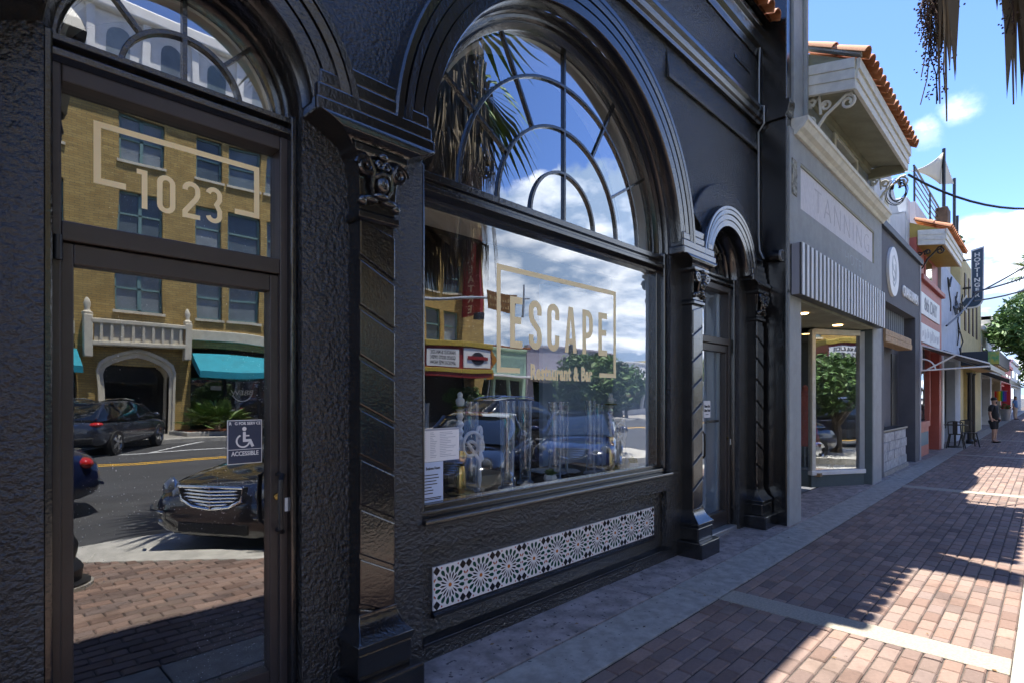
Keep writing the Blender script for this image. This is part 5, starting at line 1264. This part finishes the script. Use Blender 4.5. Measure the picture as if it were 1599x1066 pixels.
def sedan_front(t, paint, lights=True):
    for s_ in (1, -1):
        MB().lathe([(.001, -.05), (.085, -.045), (.10, -.02), (.10, .01), (.108, .015), (.112, .0), (.112, -.06)], (2.235, s_*.665, .655), 24, 'x', sx=.82, sy=1.08).build('headlight', LAMPG, t, smooth=True) if False else None
        h = MB(); h.ell((2.15, s_*.665, .655), .085, .095, .125, 20, 10); h.build('headlight', LAMPG, t, smooth=True)
        h = MB(); h.ell((2.245, s_*.475, .625), .085, .068, .085, 18, 10); h.build('headlight', LAMPG, t, smooth=True)
        MB().tube([(2.165-.03*sin(a)-.04*cos(a), s_*(.665+.096*cos(a)), .655+.127*sin(a)) for a in [2*pi*i/20 for i in range(20)]], .010, 5, closed=True).build('headlight_rim', CHROME, t, smooth=True)
        h = MB(); h.ell((2.30, s_*.62, .335), .06, .075, .05, 14, 8); h.build('fog_light', LAMPG, t, smooth=True)
        MB().tube([(2.43, s_*.50, .455), (2.36, s_*.72, .46), (2.2, s_*.87, .47)], .018, 6).build('bumper_strip', paint, t, smooth=True)
        box('grille_opening', (2.34, 2.385, -.38, .38, .27, .36), TYRE, t) if s_ == 1 else None
    g_ = MB().prism([(-.36, .735), (.36, .735), (.33, .60), (.20, .535), (0, .51), (-.20, .535), (-.33, .60)], 'x', 2.30, 2.385).build('grille', TYRE, t)
    for z in (.565, .60, .635, .67, .705):
        wv = .21 if z < .57 else (.30 if z < .61 else .345); MB().tube([(2.37, -wv, z), (2.405, 0, z-.012), (2.37, wv, z)], .011, 6).build('grille_bar', CHROME, g_, smooth=True)
    MB().tube([(2.385, y, z) for y, z in [(-.36, .735), (.36, .735), (.33, .60), (.20, .535), (0, .51), (-.20, .535), (-.33, .60)]], .016, 6, closed=True).build('grille_surround', CHROME, g_, smooth=True)
    MB().tube([(2.40, 0, .51), (2.405, 0, .735)], .008, 5).build('grille_bar', CHROME, g_)
    MB().tube([(2.30, 0, .76), (2.30, 0, .82)], .006, 5).build('hood_ornament', CHROME, t)
    return t
hd = atan2(.54, -.84)
fcx, fcy = 2.17, -3.55
_m1 = sedan_front(car('parked_sedan', 'black sedan with oval headlights nosed to the kerb, reflected in the left door', (fcx+.84*2.35, fcy-.54*2.35, RZ), hd, CARB, SEDAN, 'cars parked nose in at the kerb'), CARB)
_m1.scale = (1.08, 1.08, 1.08)
sedan_front(car('parked_sedan', 'black sedan second along the kerb, reflected beside the window menu', (5.45+.84*2.35, -3.85-.54*2.35, RZ), hd, CARB, SEDAN, 'cars parked nose in at the kerb'), CARB)
sedan_front(car('parked_sedan', 'dark navy sedan third along the kerb, reflected at the lower right of the display window', (8.85+.84*2.35, -3.9-.54*2.35, RZ), hd, CARN, SEDAN, 'cars parked nose in at the kerb'), CARN)
nc = car('passing_sedan', 'navy blue sedan with red tail lamps at the left edge of the door reflection', (-.82, -7.75, RZ), pi, CARN, SEDAN)
for s_ in (1, -1): MB().ell((-2.20, s_*.66, .77), .12, .17, .09, 14, 8).build('tail_light', TAIL, nc, smooth=True)
MB().tube([(-2.42, -.6, .47), (-2.44, 0, .47), (-2.42, .6, .47)], .03, 6).build('bumper_strip', CARN, nc, smooth=True)
SUV = dict(hw=.94, wheels=(1.37, -1.37), mirror=(.78, 1.14), wr=.37,
    body=[(2.36, .60, .40, .60), (2.33, .74, .30, .74), (2.15, .86, .25, .86), (1.8, .92, .24, .94), (1.2, .94, .24, 1.02), (.8, .94, .24, 1.06), (0, .94, .24, 1.06), (-1.2, .94, .24, 1.10), (-1.9, .92, .26, 1.12), (-2.28, .86, .30, 1.10), (-2.38, .76, .40, .98), (-2.40, .66, .46, .8)],
    cabin=[(1.15, 1.02, .84, 1.05, .80), (.45, 1.02, .90, 1.56, .68), (-.2, 1.03, .91, 1.68, .66), (-1.1, 1.05, .90, 1.68, .66), (-1.75, 1.08, .88, 1.60, .66), (-2.25, 1.10, .80, 1.16, .72)],
    pillars=([(1.12, .84, 1.05), (.47, .69, 1.55)], [(-1.0, .92, 1.06), (-1.35, .69, 1.66)], [(-.15, .93, 1.05), (-.25, .69, 1.66)], [(-1.75, .68, 1.60), (-2.25, .76, 1.16)]))
def suv_rear(t, paint):
    for s_ in (1, -1):
        MB().ell((-2.20, s_*.74, .99), .16, .20, .085, 14, 8).build('tail_light', TAIL, t, smooth=True)
        MB().tube([(.2, s_*.60, 1.70), (-.3, s_*.60, 1.76), (-1.4, s_*.60, 1.74), (-1.7, s_*.60, 1.66)], .022, 6).build('roof_rail', CHROME, t, smooth=True)
    box('bumper', (-2.44, -2.30, -.78, .78, .42, .60), MATS['tyre_rubber'], t, bevel=.05); box('plate', (-2.43, -2.40, -.26, .26, .78, .92), WHITE, t)
    MB().tube([(-2.33, -.5, 1.0), (-2.36, 0, 1.0), (-2.33, .5, 1.0)], .018, 6).build('chrome_strip', CHROME, t, smooth=True)
    return t
suv_rear(car('parked_suv', 'slate grey sport utility car angle parked before the brick building portal', (3.48, -18.19, RZ), atan2(-.819, .574), CARG, SUV), CARG)
suv_rear(car('passing_suv', 'black sport utility car on the road reflected in the middle of the display window', (15.0, -11.2, RZ), 0.08, CARB, SUV), CARB)

# ================================================================== VEGETATION
def fan_blade(mb, base, d, up, L_, n, spread, w, droop, rng):
    """fan of leaflets radiating from base around direction d"""
    side = d.cross(up).normalized()
    for i in range(n):
        a = -spread+2*spread*i/(n-1); ll = L_*(1-.35*abs(a/spread)**2)*rng.uniform(.9, 1.05)
        e = (d*cos(a)+side*sin(a)).normalized(); s_ = e.cross(up).normalized()*w
        mid = base+e*ll*.55+Vector((0, 0, -droop*ll*.18)); tip = base+e*ll+Vector((0, 0, -droop*ll*.75))
        mb.add([base, mid+s_, tip, mid-s_], [(0, 1, 2, 3)])
def palm(loc, h, label, crown_r, nf, skirt=None, seed=1, lean=(0, 0)):
    rng = random.Random(seed); t = thing('palm_tree', label, 'palm', loc)
    pts = [(lean[0]*i/10, lean[1]*i/10, h*i/10) for i in range(11)]
    MB().tube(pts, [.27-.008*i for i in range(11)], 12).build('trunk', PALMT, t, smooth=True)
    top = Vector((lean[0], lean[1], h)); mb = MB()
    for i in range(nf):
        az = 2*pi*i*.381966*1.0+rng.uniform(-.3, .3); el = radians(rng.uniform(-38, 72))
        d = Vector((cos(az)*cos(el), sin(az)*cos(el), sin(el))); L1 = crown_r*rng.uniform(.42, .6)
        b0 = top+d*L1+Vector((0, 0, -.12*crown_r*(1-sin(el))))
        st_ = (b0-top); sd = st_.orthogonal().normalized()*.025
        mb.add([top+sd, b0+sd*.6, b0-sd*.6, top-sd], [(0, 1, 2, 3)])
        upv = Vector((0, 0, 1)) if abs(d.z) < .85 else Vector((cos(az), sin(az), 0))
        fan_blade(mb, b0, (d+Vector((0, 0, -.25))).normalized(), upv, crown_r*.52, 17, 1.75, crown_r*.02, .55 if el < .5 else .25, rng)
    mb.build('crown', PALMG, t, kind='stuff')
    return t, top
NP, ptop = palm((4.55, -3.78, RZ), 7.6, 'tall fan palm with thatch skirt at the kerb, its fruit stalks hanging into the sky', 2.45, 32, seed=4)
rng = random.Random(12); mb = MB()
for i in range(1100):
    az = rng.uniform(0, 2*pi); zt = rng.uniform(4.3, 7.3); r0 = .26; r1 = rng.uniform(.8, 1.5)*(1-.2*max(0, (zt-6.6)))
    L1 = rng.uniform(.7, 1.25); a = Vector((cos(az)*r0, sin(az)*r0, zt+.2)); m_ = Vector((cos(az)*r1, sin(az)*r1, zt-.25)); tip = Vector((cos(az+rng.uniform(-.1, .1))*(r1+.03), sin(az)*(r1+.02), zt-.25-L1))
    if -3.78+m_.y > -2.95 or -3.78+tip.y > -2.95: tip.z = max(tip.z, 4.75); m_.z = max(m_.z, 5.1)
    tip.z = max(tip.z, 3.45); s_ = Vector((-sin(az), cos(az), 0))
    mb.add([a, m_+s_*.05, m_-s_*.05], [(0, 1, 2)])
    for k in range(4):
        q = s_*(k-1.5)*.055; tt = tip+s_*(k-1.5)*rng.uniform(.03, .09)+Vector((0, 0, rng.uniform(-.12, .2)))
        mb.add([m_+q-s_*.022, m_+q+s_*.022, tt], [(0, 1, 2)])
mb.build('thatch_skirt', PALMD, NP, kind='stuff')
# fruit stalks and torn fronds that hang below the crown on the pavement side
def hang(mb, c, z0, z1, n, spread, rng, berries):
    for i in range(n):
        x, y = c[0]+rng.gauss(0, spread), c[1]+rng.gauss(0, spread*.6); ze = z1+rng.uniform(0, .75)*(z0-z1); pts = [(x*.6+c[0]*.4, y*.6+c[1]*.4, z0)]
        for k in range(1, 6): pts.append((x+rng.gauss(0, .02), y+rng.gauss(0, .015), z0+(ze-z0)*k/5))
        mb.tube(pts, .0035, 4)
        if berries:
            for k in range(44):
                tt = rng.uniform(.25, 1); z = z0+(ze-z0)*tt; rr_ = rng.uniform(.0045, .008); mb.ell((x+rng.gauss(0, .03), y+rng.gauss(0, .03), z), rr_, rr_, rr_, 5, 3)
rng = random.Random(21)
base = Vector((4.55, -3.78, RZ))
mb = MB()
hang(mb, Vector((4.62, -2.235, 0))-base, 4.55-RZ, 3.62-RZ, 16, .075, rng, True); hang(mb, Vector((4.66, -2.19, 0))-base, 4.6-RZ, 3.75-RZ, 10, .055, rng, True)
hang(mb, Vector((4.66, -2.60, 0))-base, 4.6-RZ, 3.85-RZ, 12, .05, rng, True)
mb.build('fruit_stalks', BERRY, NP, kind='stuff')
mb = MB()
for c, n_, z1 in ((Vector((4.42, -2.30, 0)), 7, 3.55), (Vector((4.58, -2.24, 0)), 6, 3.8), (Vector((4.55, -2.56, 0)), 10, 3.85), (Vector((4.75, -2.63, 0)), 5, 3.4)):
    for i in range(n_):
        p0 = c-base+Vector((rng.gauss(0, .05), rng.gauss(0, .02), 4.7-RZ)); p2 = p0+Vector((rng.gauss(0, .05), rng.gauss(0, .02), 0)); p2.z = z1-RZ+rng.uniform(0, .5); p1 = p0.lerp(p2, .45); w = rng.choice((.02, .03, .045))
        sd = Vector((.7, -.7, 0))*w
        mb.add([p0-sd, p0+sd, p1+sd*1.2, p2, p1-sd*1.2], [(0, 1, 2, 3, 4)])
for a, b in (((4.62, -2.235, 4.7), (4.62, -2.24, 3.6)), ((4.47, -2.29, 4.7), (4.44, -2.295, 3.4)), ((4.7, -2.6, 4.8), (4.72, -2.6, 3.5))):
    a, b = Vector(a)-base, Vector(b)-base; mb.tube([a, a.lerp(b, .5)+Vector((.02, .01, 0)), b], [.012, .009, .004], 6)
mb.build('dead_fronds', PALMD, NP, kind='stuff')
for s_ in range(1): pass
# connecting old petioles from the crown out to the hanging stalks
mb = MB()
for q in ((4.62, -2.235), (4.47, -2.29), (4.68, -2.6), (4.55, -2.56)):
    a = Vector((0, 0, 7.3)); b = Vector((q[0], q[1], 4.6-RZ))-base; md_ = a.lerp(b, .5)+Vector((0, .25, .55)); mb.tube([a, a.lerp(md_, .6)+Vector((0, .1, .3)), md_, md_.lerp(b, .6)+Vector((0, .12, .05)), b], .02, 6)
mb.build('old_petioles', PALMD, NP)
# planting bed across the street
pb_ = MB().prism([(6.3, -20.2), (9.6, -20.2), (10.2, -21.9), (6.1, -21.9)], 'z', -.02, .16).build('planting_bed', CONCW, bevel=.03); tag(pb_, 'concrete edged planting bed with red mulch across the road', 'planter')
MB().prism([(6.42, -20.32), (9.5, -20.32), (10.0, -21.8), (6.25, -21.8)], 'z', .15, .19).build('mulch', MULCH, pb_)
def bush_palm(loc, label, r, n, seed):
    rng = random.Random(seed); t = thing('fan_palm_shrub', label, 'palm', loc); mb = MB()
    for i in range(n):
        az = 2*pi*i*.381966; el = radians(rng.uniform(8, 80)); d = Vector((cos(az)*cos(el), sin(az)*cos(el), sin(el))); b0 = d*r*rng.uniform(.35, .6)+Vector((0, 0, .1)); sd = d.orthogonal().normalized()*.015
        mb.add([sd, b0+sd, b0-sd, -sd], [(0, 1, 2, 3)]); fan_blade(mb, b0, d, Vector((0, 0, 1)) if abs(d.z) < .9 else Vector((1, 0, 0)), r*.5, 15, 1.7, r*.028, .25, rng)
    mb.build('fronds', PALMG, t, kind='stuff'); MB().tube([(0, 0, 0), (0, 0, .3)], [.14, .10], 8).build('stem', PALMT, t); return t
bush_palm((7.55, -21.0, .16), 'bushy low fan palm in the planting bed across the road', 1.6, 34, 3)
def tree(name, loc, h, crown, label, seed, n=2600, ls=.11, flowers=0, group=None):
    rng = random.Random(seed); t = thing(name, label, 'tree', loc, 0, group)
    tr = MB().tube([(0, 0, 0), (.05, .03, h*.4), (0, .05, h*.7), (.1, 0, h)], [.17, .13, .10, .06], 8).build('trunk', BARK, t, smooth=True)
    for i in range(6):
        az = rng.uniform(0, 6.28); MB().tube([(0, .02, h*rng.uniform(.45, .8)), (cos(az)*crown[0]*.35, sin(az)*crown[1]*.35, h+crown[2]*.1), (cos(az)*crown[0]*.7, sin(az)*crown[1]*.7, h+crown[2]*rng.uniform(.1, .6))], [.07, .05, .02], 6).build('limb', BARK, t, smooth=True)
    mb = MB(); k = 20
    for i in range(k):
        az = rng.uniform(0, 6.28); rr_ = sqrt(rng.uniform(.05, 1))*.78; zc_ = rng.uniform(-.65, .85); cr = rng.uniform(.26, .44)
        sh_ = sqrt(max(.1, 1-zc_*zc_*.8))
        leaves(mb, (cos(az)*rr_*crown[0]*sh_, sin(az)*rr_*crown[1]*sh_, h+crown[2]*(.35+zc_*.75)), (crown[0]*cr, crown[1]*cr, crown[2]*cr*.85), n//k, ls, rng)
    mb.build('crown', LEAF, t, kind='stuff')
    if flowers:
        mb = MB()
        for i in range(flowers):
            az = rng.uniform(0, 6.28); rr_ = rng.uniform(.6, 1); leaves(mb, (cos(az)*rr_*crown[0], sin(az)*rr_*crown[1], h+crown[2]*rng.uniform(-.2, 1)), (.12, .12, .14), 10, .05, rng)
        mb.build('blossom', PINK, t, kind='stuff')
    return t
tree('street_tree', (38.5, -2.75, 0), 3.4, (3.2, 2.45, 3.0), 'leafy street tree with pink blossom overhanging the far pavement', 11, 9000, .16, 26)
tree('street_tree', (52, -2.9, 0), 3.0, (3.0, 2.0, 2.4), 'farther leafy street tree beyond the blossoming one', 13, 3600, .2, 0)
palm((46.5, -2.5, 0), 8.9, 'distant fan palm with green crown above the blossoming tree', 2.2, 40, seed=8)
for k, (x, y, s_) in enumerate(((31.5, -19.0, 1.0), (36.5, -20.2, .8), (44, -19.5, 1.1), (20.5, -20.9, .5), (52, -20, 1.2))):
    tree('far_street_tree', (x, y, 0), 2.2*s_, (2.4*s_, 1.8*s_, 1.9*s_), ('dense green street tree before the lilac shop sign', 'smaller green tree just right of the lilac shop sign', 'broad green tree before the low white shop', 'small young tree beside the cinema marquee', 'tallest green tree down the opposite pavement')[k], 30+k, 2400, .15)
isl = MB().lathe([(1.7, RZ-.02), (1.7, .02), (1.55, .03), (.01, .03)], (13.3, -6.4, 0), 24).build('tree_island', CONCW, smooth=True); tag(isl, 'round kerbed tree island in the near parking lane', 'planter')
tree('island_tree', (13.3, -6.4, .03), 1.5, (1.9, 1.7, 1.25), 'low bushy tree on the round island, reflected at the right of the display window', 44, 5200, .10)
hg = thing('hedge', 'low green hedge on the opposite pavement', 'hedge', (34, -21.2, 0)); mb = MB(); leaves(mb, (0, 0, .7), (3.5, .6, .8), 2200, .12, random.Random(6)); mb.build('foliage', LEAF, hg, kind='stuff'); box('core', (-3, 3, -.3, .3, 0, .9), BARK, hg)

# ================================================================== GOODS IN THE DISPLAY WINDOW
SZ = .896
def hookah(x, y, label):
    t = thing('hookah', label, 'hookah', (x, y, SZ), 0, 'hookahs in the window')
    MB().lathe([(.10, 0), (.115, .012), (.10, .03), (.05, .05), (.042, .20), (.035, .22), (.05, .25), (.055, .30), (.045, .34)], n=18).build('base', GOLDM, t, smooth=True)
    MB().lathe([(.043, .06), (.045, .09), (.044, .13), (.042, .16)], n=16, cap=False).build('enamel_band', TURQ, t, smooth=True)
    MB().lathe([(.04, .34), (.018, .36), (.018, .40), (.032, .42), (.016, .45), (.03, .48), (.016, .51), (.034, .54), (.016, .57), (.03, .60), (.018, .63), (.036, .655), (.02, .66)], n=14).build('stem', HOSE, t, smooth=True)
    MB().lathe([(.06, .665), (.07, .672), (.06, .68)], n=16).build('tray', GOLDM, t, smooth=True)
    MB().lathe([(.025, .68), (.034, .70), (.036, .73), (.02, .745), (.022, .775), (.008, .79)], n=14).build('bowl', TURQ if False else HOSE, t, smooth=True)
    pts = []
    for i in range(61):
        a = i/60*2*pi*3.3; pts.append((.12+.075*sin(a*.5)+.05*cos(a), -.05+.02*sin(a*.7), .44-.12*(i/60)+.085*sin(a)))
    pts += [(.15, -.06, .25), (.15, -.06, .12)]
    MB().tube(pts, .014, 8).build('hose', HOSE, t, smooth=True)
    MB().tube([(.15, -.06, .27), (.15, -.06, .20), (.15, -.06, .10), (.15, -.06, .04)], [.017, .012, .017, .006], 8).build('mouthpiece', HOSE, t, smooth=True)
    return t
hookah(2.76, .50, 'white hosed brass hookah beside the menu at the left of the window'); hookah(4.80, .50, 'white hosed brass hookah at the right end of the window')
VG = glass('vase_glass', .10, (.93, .95, .97))
_t = VG.node_tree; _df = nd(_t, 'ShaderNodeBsdfTranslucent'); _df.inputs[0].default_value = (.75, .85, 1, 1); _d2 = nd(_t, 'ShaderNodeBsdfDiffuse'); _d2.inputs[0].default_value = (.75, .85, 1, 1)
_ad = nd(_t, 'ShaderNodeMixShader'); _t.links.new(_df.outputs[0], _ad.inputs[1]); _t.links.new(_d2.outputs[0], _ad.inputs[2])
_fr = nd(_t, 'ShaderNodeLayerWeight', i_Blend=.45); _o = [n for n in _t.nodes if n.type == 'OUTPUT_MATERIAL'][0]; _src = _o.inputs[0].links[0].from_socket
_mm = nd(_t, 'ShaderNodeMixShader'); _t.links.new(math_(_t, 'MULTIPLY', _fr.outputs['Facing'], .95), _mm.inputs[0]); _t.links.new(_src, _mm.inputs[1]); _t.links.new(_ad.outputs[0], _mm.inputs[2]); _t.links.new(_mm.outputs[0], _o.inputs[0])  # pale blue edge tint stands in for light caught at the glass rims
for k, (x, y, z1, r) in enumerate(((2.56, .72, 1.60, .055), (2.92, .55, 1.61, .06), (3.20, .42, 1.615, .065), (3.50, .50, 1.61, .06), (3.78, .40, 1.60, .07), (4.10, .56, 1.60, .055), (4.38, .45, 1.61, .055), (4.62, .52, 1.58, .05))):
    n_ = ('first', 'second', 'third', 'fourth', 'fifth', 'sixth', 'seventh', 'eighth')[k]
    o = MB().lathe([(r*.4, SZ), (r*1.2, SZ), (r*1.2, SZ+.015), (r*.8, SZ+.03), (r, z1-.02), (r*1.04, z1), (r*.94, z1), (r*.9, z1-.02), (r*.72, SZ+.06), (.01, SZ+.06)], (x, y, 0), 18).build('glass_vase', VG, smooth=True); tag(o, n_+' tall clear glass vase from the left in the display window', 'vase', 'glass vases in the window')
for k, (x, y) in enumerate(((3.60, .30), (4.86, .27))):
    t = thing('potted_succulent', ('small green plant in a white faceted pot at the middle of the window', 'small green plant in a white faceted pot by the right reveal')[k], 'plant', (x, y, SZ), 0, 'white pots in the window')
    MB().lathe([(.035, 0), (.06, .05), (.05, .085), (.045, .085), (.045, .07)], n=6).build('pot', WHITE, t); mb = MB(); leaves(mb, (0, 0, .105), (.045, .045, .035), 90, .02, random.Random(k)); mb.build('leaves', LEAF, t, kind='stuff')
tr_ = MB().lathe([(.01, 0), (.22, 0), (.25, .02), (.26, .025), (.25, .03), (.21, .01)], (4.15, .72, SZ), 28).build('serving_tray', CHROME, smooth=True); tag(tr_, 'round polished tray on the display shelf', 'tray')
bx_ = box('display_box', (3.0, 3.45, .62, .95, SZ, SZ+.09), mat('tan_box', (.5, .42, .28), .7), bevel=.01); tag(bx_, 'low tan display box under the glass vases', 'box')
tb = thing('dining_table', 'dark table in the dim restaurant behind the window', 'table', (3.6, 2.6, 0)); box('top', (-.6, .6, -.4, .4, .72, .76), MATS['dark_wood'], tb); MB().lathe([(.25, 0), (.05, .04), (.05, .72)], n=12).build('pedestal', BLACK, tb)

# ================================================================== PEOPLE AND PAVEMENT FURNITURE
def skin_mesh(name, joints, edges, m, parent, sub=2):
    me = bpy.data.meshes.new(name); me.from_pydata([j[:3] for j in joints], edges, []); me.materials.append(m)
    o = bpy.data.objects.new(name, me); C.objects.link(o); o.parent = parent
    md_ = o.modifiers.new('skin', 'SKIN'); md_.use_smooth_shade = True
    dat = me.skin_vertices[0].data
    for i, j in enumerate(joints): dat[i].radius = (j[3], j[4] if len(j) > 4 else j[3])
    dat[0].use_root = True
    q = o.modifiers.new('sub', 'SUBSURF'); q.levels = sub; q.render_levels = sub
    return o
def person(loc, rz, label, shirt, trousers, shorts, scale=1.):
    t = thing('person', label, 'person', loc, rz); t.scale = (scale,)*3
    J = [(0, 0, .95, .15, .12), (0, 0, 1.12, .15, .12), (0, 0, 1.32, .17, .12), (0, 0, 1.45, .10, .08), (0, .02, 1.53, .06), (0, .03, 1.62, .085, .10), (0, .03, 1.74, .075, .09),
         (-.19, 0, 1.42, .065), (-.25, .0, 1.15, .05), (-.24, .08, .92, .038), (-.24, .12, .84, .03), (.19, 0, 1.42, .065), (.26, -.02, 1.15, .05), (.27, .05, .92, .038), (.27, .09, .84, .03),
         (-.10, 0, .88, .10), (-.11, .02, .50, .062), (-.11, -.01, .10, .045), (-.11, .14, .035, .042), (.10, 0, .88, .10), (.12, .06, .50, .062), (.12, .03, .10, .045), (.12, .18, .035, .042)]
    E_ = [(0, 1), (1, 2), (2, 3), (3, 4), (4, 5), (5, 6), (3, 7), (7, 8), (8, 9), (9, 10), (3, 11), (11, 12), (12, 13), (13, 14), (0, 15), (15, 16), (16, 17), (17, 18), (0, 19), (19, 20), (20, 21), (21, 22)]
    skin_mesh('body', J, E_, SKIN, t)
    S = [(0, .01, .84, .20, .16), (0, .02, 1.12, .19, .17), (0, 0, 1.32, .20, .145), (0, 0, 1.46, .12, .10), (-.20, 0, 1.42, .085), (-.245, 0, 1.22, .075), (.20, 0, 1.42, .085), (.25, -.01, 1.22, .075)]
    skin_mesh('shirt', S, [(0, 1), (1, 2), (2, 3), (3, 4), (4, 5), (3, 6), (6, 7)], shirt, t)
    zl = .50 if shorts else .08
    T = [(0, 0, .97, .17, .14), (-.10, 0, .84, .125), (-.115, .02, .66, .105), (-.11, .01, zl, .10 if shorts else .06), (.10, 0, .84, .125), (.115, .04, .66, .105), (.12, .05 if shorts else .03, zl, .10 if shorts else .06)]
    skin_mesh('shorts' if shorts else 'trousers', T, [(0, 1), (1, 2), (2, 3), (0, 4), (4, 5), (5, 6)], trousers, t)
    MB().ell((0, .01, 1.73), .088, .105, .085, 14, 8).build('hair', HAIR, t, smooth=True)
    MB().ell((0, .085, 1.60), .05, .04, .055, 12, 6).build('beard', HAIR, t, smooth=True)
    for s_ in (-1, 1):
        MB().ell((s_*.115, .07+(.04 if s_ > 0 else 0), .03), .05, .14, .035, 12, 6).build('shoe', CLOB, t, smooth=True)
        MB().ell((s_*.09, .03, 1.66), .015, .02, .03, 8, 5).build('ear', SKIN, t, smooth=True)
        MB().ell((s_*.032, .118, 1.67), .012, .008, .008, 8, 5).build('eye', WHITE, t, smooth=True)
    MB().ell((0, .13, 1.64), .014, .02, .022, 8, 5).build('nose', SKIN, t, smooth=True)
    return t
person((26.3, -1.31, 0), radians(160), 'bearded person in black shirt and black shorts standing on the pavement', CLOB, CLOB, True, .90)
person((54.0, -.95, 0), radians(160), 'distant person in a blue shirt and pale trousers by the red shop', CLOBL, CLOK, False, .93)
def bistro_chair(loc, rz, label):
    t = thing('bistro_chair', label, 'chair', loc, rz, 'black metal bistro chairs')
    MB().box(-.18, .18, -.18, .18, .44, .465).build('seat', BLACK, t, bevel=.02)
    for sx in (-1, 1):
        for sy in (-1, 1): MB().tube([(sx*.15, sy*.15, .45), (sx*.22, sy*.22, 0)], [.022, .016], 6).build('leg', BLACK, t)
        MB().tube([(sx*.17, .17, .45), (sx*.18, .22, .84)], .015, 6).build('back_post', BLACK, t)
    MB().tube([(-.18, .22, .84), (0, .25, .87), (.18, .22, .84)], .018, 6).build('back_rail', BLACK, t); MB().box(-.06, .06, .205, .225, .46, .85).build('back_splat', BLACK, t)
    return t
tt_ = thing('bistro_table', 'small round black bistro table against the pale building', 'table', (22.95, -.55, 0)); MB().lathe([(.001, .72), (.33, .72), (.33, .745), (.001, .745)], n=20).build('top', BLACK, tt_, smooth=True); MB().lathe([(.22, 0), (.21, .03), (.03, .06), (.03, .72)], n=12).build('pedestal', BLACK, tt_, smooth=True)
bistro_chair((22.45, -.62, 0), radians(90), 'black metal bistro chair nearest the red shop'); bistro_chair((23.6, -.85, 0), radians(-70), 'black metal bistro chair on the far side of the table, out on the pavement')
cn_ = thing('pavement_planter', 'grey tapered planter pot by the distant red shop', 'planter', (50.5, -.6, 0)); MB().lathe([(.22, 0), (.30, .75), (.33, .8), (.27, .8), (.25, .7)], n=16).build('pot', STEEL, cn_, smooth=True); mb = MB(); leaves(mb, (0, 0, .95), (.3, .3, .2), 120, .08, random.Random(1)); mb.build('foliage', LEAF, cn_, kind='stuff')
